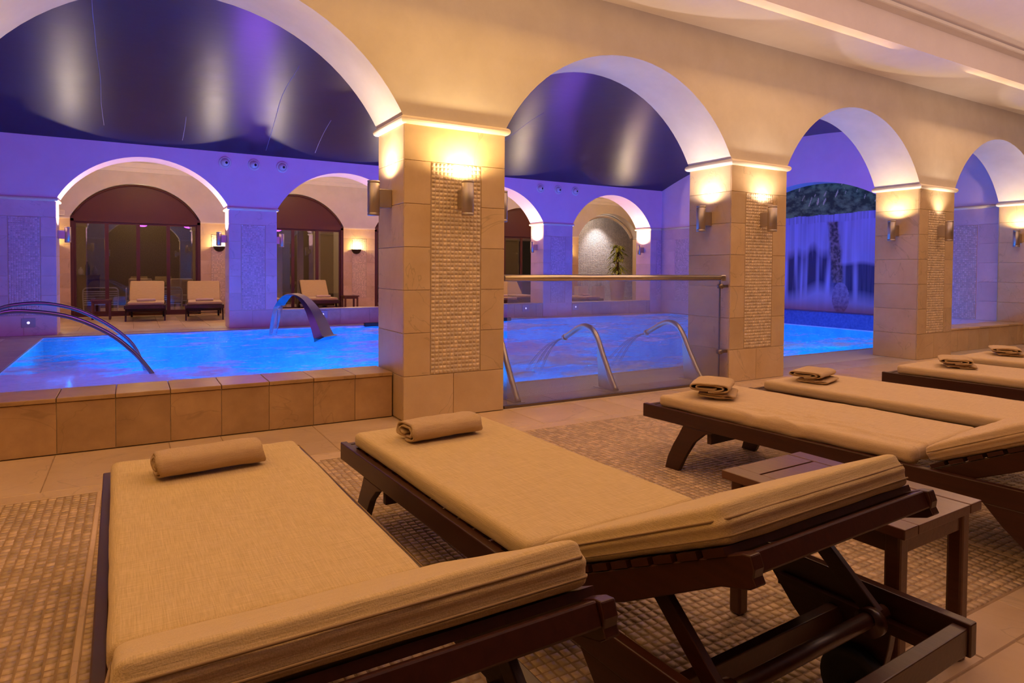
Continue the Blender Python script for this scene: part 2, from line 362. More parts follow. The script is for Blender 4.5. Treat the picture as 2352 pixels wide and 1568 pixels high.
row(fl, -4.5, 12.4, -.705, -.58, (.96, .64), M_FLOOR)
row(fl, .9, 11.0, 0, .40, (.64,), M_TROUGH)
y = -3.66; i = 0
for yy in (-.16, -.45, -.45, -.45):
    row(fl, -4.5+(.2 if i % 2 else 0), 8, y+yy, y, (.45,), M_FLOOR); y += yy; i += 1
# mosaic floor panels between narrow stone strips
PITCH = .0355; GAPM = .0042
strips = [-1.985+1.12*k for k in range(-2, 13)]
cells = []
yrows = np.arange(-3.655, -.71-PITCH*.5, PITCH)
for a in strips:
    n = 31; off = (1.12-.022-n*PITCH)/2
    if a > 10: continue
    tile(fl, a-.011, -3.655, a+.011, -.71, -.012, M_FLOOR, 'border_strip', .002)
    for k in range(n):
        x = a+.011+off+k*PITCH
        for y in yrows:
            if x > 5.5 and y < -3.0: continue
            cells.append((x, y))
cells = np.array(cells); cells = cells[(cells[:, 0] > -4.4)]

def mosaic_mesh(name, P, U, Vv, Nn, w, h, t, jit=.0):
    """joined little tiles: P (n,3) corners, U,Vv,Nn unit axes; w,h sizes"""
    n = len(P); U, Vv, Nn = map(np.array, (U, Vv, Nn)); b = .0022
    ws = w*(1+jit*(rng.random(n)-.5)); hs = h*(1+jit*(rng.random(n)-.5)); ts = t*(1+.22*(rng.random(n)-.5))
    c = np.zeros((n, 8, 3))
    for i, (a, q, e) in enumerate(((0, 0, 0), (1, 0, 0), (1, 1, 0), (0, 1, 0), (0, 0, 1), (1, 0, 1), (1, 1, 1), (0, 1, 1))):
        du = (ws-2*b*e)*a+b*e; dv = (hs-2*b*e)*q+b*e
        tilt = ts*e*(1+0)
        c[:, i] = P+du[:, None]*U+dv[:, None]*Vv+tilt[:, None]*Nn
    fs = np.array([(4, 5, 6, 7), (0, 1, 5, 4), (1, 2, 6, 5), (2, 3, 7, 6), (3, 0, 4, 7)])
    fa = (fs[None]+(np.arange(n)*8)[:, None, None]).reshape(-1, 4)
    me = bpy.data.meshes.new(name); me.vertices.add(n*8); me.vertices.foreach_set('co', c.reshape(-1))
    me.loops.add(len(fa)*4); me.loops.foreach_set('vertex_index', fa.reshape(-1).astype(np.int32))
    me.polygons.add(len(fa)); me.polygons.foreach_set('loop_start', np.arange(0, len(fa)*4, 4, dtype=np.int32)); me.update(calc_edges=True)
    at = me.attributes.new('v', 'FLOAT', 'FACE'); at.data.foreach_set('value', np.repeat(rng.random(n)**1.5, 5).astype(np.float32))
    return me

# far deck + far lounge floor, left deck
f2 = struct(MB().box((-4.6, 8.62, -.3), (17.6, 17.5, -.004)).obj('floor', M_GROUT))
row(f2, -4.5, 11.2, 8.62, 8.98, (.64,), M_TROUGH)
for j in range(10):
    row(f2, -4.5, 11.3 if j > 0 else 11.3, 9.0+j*.45, 9.45+j*.45, (.45,), M_FLOOR)
struct(MB().box((-4.6, 13.56, -.011), (17.6, 17.5, 0)).obj('floor', M_FLOOR))
f3 = struct(MB().box((-4.6, .70, -.3), (-3.12, 8.62, -.012)).obj('floor', M_GROUT))
for j in range(12):
    y0 = .72+j*.655; tile(f3, -4.55, y0, -3.62, y0+.655, -.012, M_PLASTER2); tile(f3, -3.62, y0, -3.12, y0+.655, -.012, M_TROUGH)

# ---------------------------------------------------------------- pool
X0, X1, Y0, Y1 = -3.118, 11.186, 1.122, 8.618
mb = MB(); D = -1.25
mb.add([(X0, Y0, D), (X1, Y0, D), (X1, Y1, D), (X0, Y1, D)], [(0, 1, 2, 3)])
for p, q in (((X0, Y0), (X1, Y0)), ((X1, Y0), (X1, Y1)), ((X1, Y1), (X0, Y1)), ((X0, Y1), (X0, Y0))):
    mb.add([(p[0], p[1], D), (q[0], q[1], D), (q[0], q[1], -.01), (p[0], p[1], -.01)], [(0, 1, 2, 3)])
mb.box((X0+.001, Y0+.001, D), (X0+.5, Y1, -.45)); mb.box((X0+.5, Y0+.001, D), (X1-.001, Y0+.45, -.5))
struct(mk('floor', mb.me('pool_basin', False), M_BASIN))
# near pool edge: kerb + overflow grate
ed = struct(MB().box((-3.12, .70, -.3), (11.2, .72, -.012)).box((-3.12, .72, -.3), (11.2, 1.06, -.05)).box((-3.12, 1.06, -.3), (11.2, 1.12, 0)).box((.9, .40, -.3), (11.2, .70, -.05)).obj('trim_1', M_TROUGH))
mb = MB(); x = .92
while x < 11.15:
    mb.box((x, .41, -.03), (x+.012, 1.055, -.002)); x += .021
mb.box((.9, .60, -.035), (11.15, .62, -.012)).box((.9, .90, -.035), (11.15, .92, -.012))
gr = mb.obj('grate', M_WHITEP); tag(gr, 'white slotted overflow grate running along the near edge of the pool', 'grate')

# water surface
nx, ny = 330, 180
xs = np.linspace(X0+.002, X1-.002, nx); ys = np.linspace(Y0+.002, Y1-.002, ny)
vs = []; foam = []
def fbm(x, y, z, o=4): return noise.fractal(Vector((x, y, z)), .7, 2.1, o)
for y_ in ys:
    for x_ in xs:
        h = .020*noise.noise(Vector((x_*1.1, y_*1.5, .3)))+.014*noise.noise(Vector((x_*3.3, y_*4.6, 2)))+.006*noise.noise(Vector((x_*9, y_*12, 5)))
        edge = min(1, min(x_-X0, X1-x_, y_-Y0, Y1-y_)/.25); h *= .3+.7*edge
        vs.append((x_, y_, -.03+h))
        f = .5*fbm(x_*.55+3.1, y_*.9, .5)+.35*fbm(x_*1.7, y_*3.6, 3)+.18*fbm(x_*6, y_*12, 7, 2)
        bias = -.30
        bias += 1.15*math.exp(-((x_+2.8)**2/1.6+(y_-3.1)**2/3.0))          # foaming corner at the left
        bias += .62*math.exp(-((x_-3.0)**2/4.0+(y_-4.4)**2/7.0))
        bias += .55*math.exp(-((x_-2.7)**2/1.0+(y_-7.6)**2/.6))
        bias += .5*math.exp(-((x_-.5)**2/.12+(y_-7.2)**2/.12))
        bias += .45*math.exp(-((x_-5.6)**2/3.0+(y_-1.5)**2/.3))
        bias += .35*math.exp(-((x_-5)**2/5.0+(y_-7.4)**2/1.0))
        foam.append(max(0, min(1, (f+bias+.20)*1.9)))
fs = [(j*nx+i, j*nx+i+1, (j+1)*nx+i+1, (j+1)*nx+i) for j in range(ny-1) for i in range(nx-1)]
me = bpy.data.meshes.new('water'); me.from_pydata(vs, [], fs); me.polygons.foreach_set('use_smooth', [True]*len(fs))
at = me.attributes.new('foam', 'FLOAT', 'POINT'); at.data.foreach_set('value', foam)
M_WATER = bpy.data.materials.new('pool_water'); M_WATER.use_nodes = True; nt = M_WATER.node_tree; nt.nodes.clear(); L = nt.links.new
out = N(nt, 'ShaderNodeOutputMaterial'); tr = N(nt, 'ShaderNodeBsdfTransparent'); tr.inputs[0].default_value = (.25, .90, 1, 1)
gl = N(nt, 'ShaderNodeBsdfGlossy'); gl.inputs['Roughness'].default_value = .12; gl.inputs[0].default_value = (.9, .9, 1, 1)
geo = N(nt, 'ShaderNodeNewGeometry'); mp = N(nt, 'ShaderNodeMapping'); mp.inputs['Scale'].default_value = (5, 11, 5); L(geo.outputs['Position'], mp.inputs[0])
no = N(nt, 'ShaderNodeTexNoise'); no.inputs['Scale'].default_value = 1; no.inputs['Detail'].default_value = 5; L(mp.outputs[0], no.inputs['Vector'])
bp = N(nt, 'ShaderNodeBump'); bp.inputs['Strength'].default_value = .5; bp.inputs['Distance'].default_value = .05; L(no.outputs['Fac'], bp.inputs['Height']); L(bp.outputs[0], gl.inputs['Normal'])
fr = N(nt, 'ShaderNodeFresnel'); fr.inputs[0].default_value = 1.28; L(bp.outputs[0], fr.inputs['Normal'])
fm = N(nt, 'ShaderNodeMath', operation='MULTIPLY'); fm.inputs[1].default_value = .16; L(fr.outputs[0], fm.inputs[0])
m1 = N(nt, 'ShaderNodeMixShader'); L(fm.outputs[0], m1.inputs[0]); L(tr.outputs[0], m1.inputs[1]); L(gl.outputs[0], m1.inputs[2])
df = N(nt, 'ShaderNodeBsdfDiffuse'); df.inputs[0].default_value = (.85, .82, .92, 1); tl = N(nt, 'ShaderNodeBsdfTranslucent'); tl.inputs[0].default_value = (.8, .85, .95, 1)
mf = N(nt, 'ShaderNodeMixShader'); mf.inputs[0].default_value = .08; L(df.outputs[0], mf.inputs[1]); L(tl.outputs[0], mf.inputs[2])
at_ = N(nt, 'ShaderNodeAttribute', attribute_name='foam'); n4 = N(nt, 'ShaderNodeTexNoise'); n4.inputs['Scale'].default_value = 2.5; n4.inputs['Detail'].default_value = 6; L(mp.outputs[0], n4.inputs['Vector'])
ma = N(nt, 'ShaderNodeMath', operation='MULTIPLY_ADD'); ma.inputs[1].default_value = 1.1; ma.inputs[2].default_value = -.55; L(n4.outputs['Fac'], ma.inputs[0])
mm = N(nt, 'ShaderNodeMath', operation='ADD'); mm.use_clamp = True; L(at_.outputs['Fac'], mm.inputs[0]); L(ma.outputs[0], mm.inputs[1])
m8 = N(nt, 'ShaderNodeMath', operation='MULTIPLY'); m8.inputs[1].default_value = .92; L(mm.outputs[0], m8.inputs[0])
cl = N(nt, 'ShaderNodeBsdfTranslucent'); cl.inputs[0].default_value = (.2, .85, 1, 1); mc = N(nt, 'ShaderNodeMixShader'); mc.inputs[0].default_value = .07; L(m1.outputs[0], mc.inputs[1]); L(cl.outputs[0], mc.inputs[2])
m2 = N(nt, 'ShaderNodeMixShader'); L(m8.outputs[0], m2.inputs[0]); L(mc.outputs[0], m2.inputs[1]); L(mf.outputs[0], m2.inputs[2]); L(m2.outputs[0], out.inputs[0])
wt = mk('pool_water', me, M_WATER, kind='stuff'); tag(wt, 'glowing blue pool water with pale lavender foam behind the arches', 'water')

# ---------------------------------------------------------------- arcades
near_open = [(PX[i]+PW, PX[i+1]) for i in range(4)]
wa = arch_wall('wall_front_arcade', 0, PD, -4.6, 13.6, 4.35, near_open, M_PLASTER)
far_open = [(FX[i]+PW+.005, FX[i+1]) for i in range(4)]
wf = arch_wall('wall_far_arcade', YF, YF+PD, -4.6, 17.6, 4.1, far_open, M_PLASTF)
back_open = [(a, a+2.76) for a in BX[:4]]+[(11.63, 14.39)]
struct(MB().box((14.39, YB+.01, 0), (17.6, YB+.35, HS-.03)).obj('wall_back', M_TILE))
wb = arch_wall('wall_back', YB, YB+.35, -4.6, 17.6, 4.1, back_open, M_PLASTER)

def moulding(parent, x0, x1, y0, y1, z, r=.032):
    mb = MB(); pr_ = [(r*cos(a), r*sin(a)) for a in np.linspace(-pi/2, pi/2, 9)]
    ring = []
    loops = []
    for (o, h) in pr_:
        o = o+.003; loops.append([(x0-o, y0-o, z+h), (x1+o, y0-o, z+h), (x1+o, y1+o, z+h), (x0-o, y1+o, z+h)])
    n0 = 0; vs = [v for l in loops for v in l]; fs = []
    for i in range(len(loops)-1):
        for k in range(4): fs.append((i*4+k, i*4+(k+1) % 4, (i+1)*4+(k+1) % 4, (i+1)*4+k))
    fs += [(3, 2, 1, 0), tuple(len(vs)-4+k for k in range(4))]
    mb.add(vs, fs); return mb.obj('moulding', M_MOULD, parent)

SLABS = {}
def slab(parent, axis, plane, sgn, a0, a1, z0, z1, m, t=.010, g=.004, name='stone_tile'):
    """thin wall tile; axis 'y': plane y=plane facing sgn, spans x a0..a1 ; axis 'x': plane x=plane"""
    k = (axis, sgn, round(a1-a0, 3), round(z1-z0, 3), t, m.name)
    if k not in SLABS:
        w, h = a1-a0-g, z1-z0-g; b = .002
        base = [(0, 0, 0), (w, 0, 0), (w, 0, h), (0, 0, h)]; top = [(b, t, b), (w-b, t, b), (w-b, t, h-b), (b, t, h-b)]
        vs = base+[(x, t-b, z) for x, _, z in base]+top
        vs = [(x, y*sgn, z) for x, y, z in vs]
        if axis == 'x': vs = [(y, x, z) for x, y, z in vs]
        fs = [(8, 9, 10, 11), (4, 5, 9, 8), (5, 6, 10, 9), (6, 7, 11, 10), (7, 4, 8, 11), (0, 1, 5, 4), (1, 2, 6, 5), (2, 3, 7, 6), (3, 0, 4, 7)]
        SLABS[k] = MB().add(vs, fs).me('tile'); SLABS[k].materials.append(m)
    loc = (a0+g/2, plane, z0+g/2) if axis == 'y' else (plane, a0+g/2, z0+g/2)
    return mk(name, SLABS[k], None, parent, loc)
ROWS = [.0, .35, .69, 1.03, 1.37, 1.71, 2.05, HS-.035]
def wall_mosaic(parent, axis, plane, sgn, a0, a1, z0, z1, m=None, pitch=.033):
    nx_ = int(round((a1-a0)/pitch)); nz_ = int(round((z1-z0)/pitch)); pw = (a1-a0)/nx_; ph = (z1-z0)/nz_
    A, Z = np.meshgrid(a0+np.arange(nx_)*pw+.0015, z0+np.arange(nz_)*ph+.0015); n = A.size
    P = np.zeros((n, 3)); P[:, 2] = Z.ravel()
    if axis == 'y': P[:, 0] = A.ravel(); P[:, 1] = plane; U = (1, 0, 0); Nn = (0, sgn, 0)
    else: P[:, 1] = A.ravel(); P[:, 0] = plane; U = (0, 1, 0); Nn = (sgn, 0, 0)
    me = mosaic_mesh('wall_mosaic', P, U, (0, 0, 1), Nn, pw-.004, ph-.004, .0112, .12)
    me.materials.append(m or M_MOS)
    q0, q1 = sorted((plane, plane+sgn*.0088))
    mg = M_TILEF if m is M_MOSF else M_CORE
    if axis == 'y': MB().box((a0, q0, z0), (a1, q1, z1)).obj('mosaic_grout', mg, parent)
    else: MB().box((q0, a0, z0), (q1, a1, z1)).obj('mosaic_grout', mg, parent)
    return mk('mosaic_panel', me, None, parent, kind='stuff')

def pillar(x, y, label, faces, mosaic=('f',), zlow=0, group=None, w=PW, mt=M_TILE, mm=M_MOS):
    """faces: set of f (toward -y), b (+y), l (-x), r (+x)"""
    t = thing('pillar', label, 'pillar', (x+w/2, y+PD/2, 0), 0, group); ox, oy = x+w/2, y+PD/2
    a, b_, c, d = -w/2, w/2, -PD/2, PD/2; e = .010
    MB().box((a+e, c+e, 0), (b_-e, d-e, HS-.02)).obj('core', M_CORE, t)
    mw = .226
    for f in faces:
        if f in 'fb':
            pl, sg = (c+e, -1) if f == 'f' else (d-e, 1)
            for i in range(7):
                z0, z1 = ROWS[i], ROWS[i+1]
                if i in (0, 6) or f not in mosaic:
                    cuts = [a, -.02+.0, b_] if (i == 0) else [a, b_]
                    for q in range(len(cuts)-1): slab(t, 'y', pl, sg, cuts[q], cuts[q+1], z0, z1, mt)
                else:
                    slab(t, 'y', pl, sg, a, a+.225, z0, z1, mt); slab(t, 'y', pl, sg, b_-.225, b_, z0, z1, mt)
            if f in mosaic: wall_mosaic(t, 'y', pl, sg, a+.232, b_-.232, .355, 2.045, mm)
        else:
            pl, sg = (a+e, -1) if f == 'l' else (b_-e, 1)
            for i in range(7): slab(t, 'x', pl, sg, c+e, d-e, ROWS[i], ROWS[i+1], mt)
    moulding(t, a, b_, c, d, HS-.012)
    return t

NAMES = ['limestone pillar at the far left of the front arcade, beyond the picture edge',
         'large limestone pillar with mosaic strip nearest the camera, beside the glass barrier',
         'second front pillar with mosaic strip, at the right end of the glass barrier',
         'third front pillar, right of the opening that shows the waterfall picture',
         'pale pillar cut off by the right edge of the picture']
for i, x in enumerate(PX):
    pillar(x, 0, NAMES[i], ('f', 'l', 'r') if i < 4 else ('f', 'l', 'b'), ('f',))
FN = ['violet pillar at the far left across the pool, behind the curved handrails',
      'violet pillar across the pool between the two left loungers bays',
      'pillar across the pool hidden behind the nearest front pillar',
      'violet pillar across the pool seen above the glass barrier, left of the plant alcove',
      'narrow violet pillar in the far right corner across the pool']
for i, x in enumerate(FX):
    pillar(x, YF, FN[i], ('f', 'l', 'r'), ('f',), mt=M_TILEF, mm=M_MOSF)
# back wall pillars between doors
BP = [(-4.6, BX[0]), (BX[0]+2.76, BX[1]), (BX[1]+2.76, BX[2]), (BX[2]+2.76, BX[3]), (BX[3]+2.76, BX[4])]
for i, (a, b_) in enumerate(BP):
    st = MB().box((a, YB+.01, 0), (b_, YB+.35, HS-.03)).obj('wall_back', M_CORE); struct(st)
    for k in range(7):
        z0, z1 = ROWS[k], ROWS[k+1]; w = b_-a
        if k in (0, 6): slab(st, 'y', YB+.01, -1, a, b_, z0, z1, M_TILE)
        else: slab(st, 'y', YB+.01, -1, a, a+w*.27, z0, z1, M_TILE); slab(st, 'y', YB+.01, -1, b_-w*.27, b_, z0, z1, M_TILE)
    wall_mosaic(st, 'y', YB+.01, -1, a+w*.275, b_-w*.275, .355, 2.045)
    m_ = MB().box((a, YB-.03, HS-.05), (b_, YB, HS-.02)).obj('moulding', M_MOULD, st)

# ---------------------------------------------------------------- parapets
def parapet(x0, x1, y0, y1, ztop, side, label, m=M_SLAB, joints=.322, phase=0.0):
    t = thing('parapet', label, 'parapet', ((x0+x1)/2, (y0+y1)/2, 0)); ox, oy = (x0+x1)/2, (y0+y1)/2
    MB().box((x0-ox, y0-oy+.01, 0), (x1-ox, y1-oy-.01, ztop-.03)).obj('core', M_CORE, t)
    x = x0; first = phase
    edges = [x0]; x = x0+(first if first > .03 else joints)
    while x < x1-.03: edges.append(x); x += joints
    edges.append(x1)
    for a, b_ in zip(edges, edges[1:]):
        if 'f' in side: slab(t, 'y', y0-oy+.01, -1, a-ox, b_-ox, 0, ztop-.03, m)
        if 'b' in side: slab(t, 'y', y1-oy-.01, 1, a-ox, b_-ox, 0, ztop-.03, m)
        MB().box((a-ox+.002, y0-oy-.012, ztop-.028), (b_-ox-.002, y1-oy+.004, ztop)).obj('coping_stone', m, t, bevel=.004)
    return t
parapet(-2.78, -.012, .222, .61, .362, 'fb', 'low brown stone wall with coping before the pool, left of the nearest pillar', phase=.53-.0)
parapet(2*SP+PW+.012, 3*SP-.012, .222, .61, .355, 'f', 'low stone wall between the last two front pillars at the right', M_TILE)
for i in (1, 2, 3):
    parapet(FX[i]+PW+.012, FX[i+1]-.012, YF+.0, YF+.30, .345, 'fb', ['', 'low purple-lit wall across the pool behind the arched water spout', 'low wall across the pool hidden by the nearest pillar and seen behind the barrier', 'low wall across the pool under the plant alcove arch'][i], M_TROUGH, .64)
struct(MB().box((FX[0]+PW+.02, YF+.05, -.01), (FX[1]-.02, YF+.60, .004)).obj('trim_2', M_TROUGH))

# ---------------------------------------------------------------- ceilings
# lounge: flat soffit along the arcade, upstand, then a shallow vault
struct(MB().box((-4.6, -.77, 3.68), (13.6, 0, 4.35)).obj('ceiling', M_CEIL))
mb = MB(); prof = []
for i in range(25):
    t_ = i/24; yy = -.80-7.6*t_; prof.append((yy, 4.02+.42*sin(pi*t_)))
vs = [(x, a, b_) for x in (-4.6, 13.6) for a, b_ in prof]; n = len(prof)
mb.add(vs, [(i, i+1, n+i+1, n+i) for i in range(n-1)], True)
struct(mk('ceiling', mb.me('c', False), M_CEIL))
struct(MB().box((-4.6, -.90, 3.985), (13.6, -.77, 4.02)).obj('trim_3', M_PLASTER2))
# pool vault
yc, hs_ = 4.8, 4.26; Rv = (hs_**2+.8**2)/1.6; prof = []
for i in range(49):
    a = -1+2*i/48; yy = yc+a*hs_; prof.append((yy, 3.42+.8-Rv+sqrt(Rv*Rv-(a*hs_)**2)))
vs = [(x, a, b_) for x in np.linspace(-4.6, 11.25, 24) for a, b_ in prof]; n = len(prof)
mb = MB().add(vs, [(j*n+i, j*n+i+1, (j+1)*n+i+1, (j+1)*n+i) for j in range(23) for i in range(n-1)], True)
vault = struct(mk('ceiling', mb.me('v', False), M_VAULT))
# hairline joints of the vault lining
M_CRACK = plain('vault_joint', (.30, .26, .36), .6)
for xx, a, b_ in ((-2.2, .35, .93), (-1.0, .86, .96), (.35, .55, .97), (1.4, .80, .96), (5.0, .6, .95), (3.9, .84, .95)):
    pts = []
    for k in range(14):
        q = a+(b_-a)*k/13; yy = yc+(-1+2*q)*hs_; zz = 3.42+.8-Rv+sqrt(max(0, Rv*Rv-((-1+2*q)*hs_)**2)); pts.append((xx+.05*noise.noise(Vector((q*6, xx, 0)))+(q-a)*.25*(1 if xx > 0 else -.2), yy, zz-.001))
    MB().tube(pts, .005, 5).obj('lining_joint', M_CRACK, vault)
# far lounge ceiling with cornice
struct(MB().box((-4.6, YF+PD, 3.72), (17.6, YB, 3.9)).obj('ceiling', M_PLASTER2))
struct(MB().box((-4.6, YB-.10, 3.60), (14.6, YB, 3.72)).box((-4.6, YB-.04, 3.50), (14.6, YB, 3.60)).obj('trim_4', M_PLASTER2))

# ---------------------------------------------------------------- end walls
# right wall of pool hall, x=11.2, with arched recess y 2.2..6.6
mb = MB(); XE = 11.2; yl, yr = 2.25, 6.55; hf = (yr-yl)/2; cy_ = (yl+yr)/2; rise = .84; R_ = (hf**2+rise**2)/(2*rise)
mb.box((XE, PD, 0), (XE+.5, yl, 4.35)); mb.box((XE, yr, 0), (XE+.5, YF, 4.35)); mb.box((XE, yl, -.3), (XE+.5, yr, .30))
ns = 30; th = [yl+(yr-yl)*i/ns for i in range(ns+1)]; zz = [3.17-R_+sqrt(R_*R_-(t-cy_)**2) for t in th]
for i in range(ns):
    mb.add([(XE, th[i], zz[i]), (XE, th[i+1], zz[i+1]), (XE, th[i+1], 4.35), (XE, th[i], 4.35)], [(0, 1, 2, 3)])
n0 = len(mb.v)
for i in range(ns+1): mb.v += [(XE, th[i], zz[i]), (XE+.5, th[i], zz[i])]
for i in range(ns): mb.f.append((n0+2*i, n0+2*i+1, n0+2*i+3, n0+2*i+2)); mb.sm.append(True)
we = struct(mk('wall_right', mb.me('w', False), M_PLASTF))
def tiles_x(par, y0, y1, mos=True):
    w = y1-y0
    for k in range(1, 7):
        if k == 6 or not mos: slab(par, 'x', XE, -1, y0, y1, ROWS[k], ROWS[k+1], M_TILEF)
        else: slab(par, 'x', XE, -1, y0, y0+w*.22, ROWS[k], ROWS[k+1], M_TILEF); slab(par, 'x', XE, -1, y1-w*.22, y1, ROWS[k], ROWS[k+1], M_TILEF)
    slab(par, 'x', XE, -1, y0, y1, 0, .35, M_TILEF)
    if mos: wall_mosaic(par, 'x', XE, -1, y0+w*.23, y1-w*.23, .355, 2.045, M_MOSF)
    MB().tube([(XE-.012, y0, HS-.012), (XE-.012, y1, HS-.012)], .028, 10).obj('moulding', M_MOULD, par)
M_SILL = stone('sill_mosaic', (.05, .09, .34), (.10, .15, .48), .35, 20, .1)
MB().box((XE-.012, yl, -.3), (XE, yr, .305)).box((XE-.012, yl, .30), (XE+.41, yr, .308)).obj('sill_band', M_SILL, we)
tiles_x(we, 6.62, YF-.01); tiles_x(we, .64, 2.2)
struct(MB().box((-4.75, -8.4, -.3), (-4.6, 17.5, 4.4)).obj('wall_left', M_PLASTER))
struct(MB().box((13.6, -8.4, -.3), (13.75, 9.0, 4.4)).obj('wall_right', M_PLASTER))
struct(MB().box((-4.6, -8.55, -.3), (13.6, -8.4, 4.5)).obj('wall_camera_side', M_DOOR))  # unseen wall, dark wood chosen to keep bounce light off the lounger backs
struct(MB().box((17.6, 9.0, -.3), (17.9, 17.5, 4.4)).obj('wall_right', M_PLASTER))

# waterfall print in the recess (a flat picture, coloured per vertex)
nz_, nyy = 300, 300
ya, yb_, za, zb = yl+.0, yr-.0, .30, 3.17
V = np.zeros((nz_, nyy, 3)); C4 = np.ones((nz_, nyy, 4), dtype=np.float32)
def lerp(a, b, t): return a+(b-a)*t
for j in range(nz_):
    z = za+(zb-za)*j/(nz_-1)
    for i in range(nyy):
        y_ = ya+(yb_-ya)*i/(nyy-1); V[j, i] = (XE+.40, y_, z)
        s = noise.noise(Vector((y_*9, z*.5, 1.0))); s2 = noise.noise(Vector((y_*26, z*.9, 4.0))); big = noise.noise(Vector((y_*1.6, z*.6, 9.0)))
        lip = 2.46+.06*noise.noise(Vector((y_*2, 0, 3)))+.04*max(0, (3.9-y_))
        water = np.array((.46, .42, .80)); dark = np.array((.02, .02, .10)); foamc = np.array((.50, .46, .82))
        if z > lip:
            g = fbm(y_*5, z*7, 2, 5); c = lerp(np.array((.02, .05, .02)), np.array((.20, .32, .12)), max(0, min(1, .38+g)))
            gr_ = noise.noise(Vector((y_*22+z*8, z*6, 11)))+.6*noise.noise(Vector((y_*3, z*2, 8)))
            if z > lip+.18 and gr_ > .55: c = np.array((.70, .62, .34))
        else:
            t = max(0, min(1, .62+.55*s+.25*s2)); c = lerp(water*.55, water, t)
            # dark hollows behind the falling water
            hol = 0
            if y_ > 3.95: hol = max(0, min(1, (1.75+.25*noise.noise(Vector((y_*3, 0, 5)))-z)/.25))*max(0, min(1, .75-1.3*s-.3*s2))
            else: hol = max(0, min(1, (1.40+.1*big-z)/.10))*max(0, min(1, .95-1.4*max(0, s)-.2*s2))
            c = lerp(c, dark, hol)
            rock = max(0, 1-abs(y_-(4.02-.10*(2.2-z)))/(.16+.05*noise.noise(Vector((z*4, 2, 2)))))*(1 if .95 < z < 2.32 else 0)
            rt = fbm(y_*14, z*12, 6, 4); c = lerp(c, lerp(np.array((.05, .035, .05)), np.array((.30, .20, .24)), max(0, min(1, .4+rt))), min(1, rock*2.2))
            mist = max(0, min(1, (.78+.12*big+.22*math.exp(-(y_-4.3)**2/.10)-z)/.30)); c = lerp(c, foamc*.85, mist*.9)
            bz = ((y_-3.83)/.20)**2+((z-.62)/.34)**2
            if bz < 1 : c = lerp(np.array((.20, .15, .30)), np.array((.34, .28, .48)), max(0, min(1, .5+fbm(y_*16, z*16, 3))))
            if z > lip-.17: c = lerp(c, water*(.75+.5*s2), .7)
        C4[j, i, :3] = c
me = bpy.data.meshes.new('picture'); me.vertices.add(nz_*nyy); me.vertices.foreach_set('co', V.reshape(-1))
I = np.arange(nz_*nyy).reshape(nz_, nyy); q = np.stack([I[:-1, :-1], I[:-1, 1:], I[1:, 1:], I[1:, :-1]], -1).reshape(-1, 4)
me.loops.add(q.size); me.loops.foreach_set('vertex_index', q.reshape(-1).astype(np.int32)); me.polygons.add(len(q)); me.polygons.foreach_set('loop_start', np.arange(0, q.size, 4, dtype=np.int32)); me.update(calc_edges=True)
ca = me.color_attributes.new('print', 'FLOAT_COLOR', 'POINT'); ca.data.foreach_set('color', C4.reshape(-1))
M_PRINT, nt, b = mat('waterfall_print'); av = N(nt, 'ShaderNodeVertexColor', layer_name='print'); nt.links.new(av.outputs[0], b.inputs['Base Color']); b.inputs['Roughness'].default_value = .5
tag(mk('waterfall_picture', me, M_PRINT), 'wall-high picture of a waterfall under jungle foliage in the arched recess beyond the pool', 'picture')
MB().box((XE+.41, yl-.1, .2), (XE+.5, yr+.1, 3.3)).obj('backing', M_PLASTER2, we)

# ---------------------------------------------------------------- pillar lamps
def make_lamp(label, power, col, cut=168):
    """wall bracket lamp facing -y; origin on the wall at height 1.765"""
    t = thing('wall_lamp', label, 'lamp')
    MB().lathe([(0, -.140), (.046, -.140), (.049, -.137), (.049, -.122), (.0465, -.120), (.0465, -.117), (.049, -.115), (.049, .115), (.0465, .117), (.0465, .120), (.049, .122), (.049, .138), (.044, .138), (.044, .10), (0, .10)], (0, -.145, 0), 24).obj('lamp_body', M_LAMP, t)
    MB().box((-.022, -.105, -.075), (.022, 0, .075)).obj('bracket', M_LAMP, t, bevel=.004)
    MB().lathe([(0, .104), (.040, .104)], (0, -.145, 0), 20).obj('lamp_lens', M_LENS, t)
    spot('lamp_beam', (0, -.145, .142), (0, -.145+.02, 1.0), power, col, cut, 1.0, .025, t)
    return t
LP = 9.0
base = None
def lamp_at(x, y, rz, label, power, col, cut=165):
    l = make_lamp(label, power, col, cut); l.location = (x, y, 1.765); l.rotation_euler = (0, 0, rz); return l
e = .003
cw = [(1, .70, .34), (1, .80, .60), (1, .80, .60), (1, .78, .52)]
ln = ['on the front of the nearest pillar, over its mosaic strip', 'on the front of the second pillar', 'on the front of the third pillar, with a narrow bright cone']
for i, x in enumerate(PX[1:4]):
    lamp_at(x+PW/2+.03, e, 0, 'cylindrical metal uplight '+ln[i], [60, 30, 30][i], cw[i], [172, 150, 110][i])
lamp_at(PX[4]+PW/2, e, 0, 'cylindrical metal uplight on the pillar at the right edge, past the frame', 30, cw[3])
ls = ['on the pool side face of the nearest pillar, overhanging the water view', 'on the left face of the second pillar above the glass barrier end', 'on the left face of the third pillar, beside the waterfall picture', 'on the left face of the pillar at the right picture edge']
for i, x in enumerate(PX[1:]):
    lamp_at(x-e, PD/2-.02, -pi/2, 'cylindrical metal uplight '+ls[i], [44, 34, 34, 34][i], [(1, .76, .55), (1, .80, .66), (1, .74, .40), (1, .74, .40)][i])
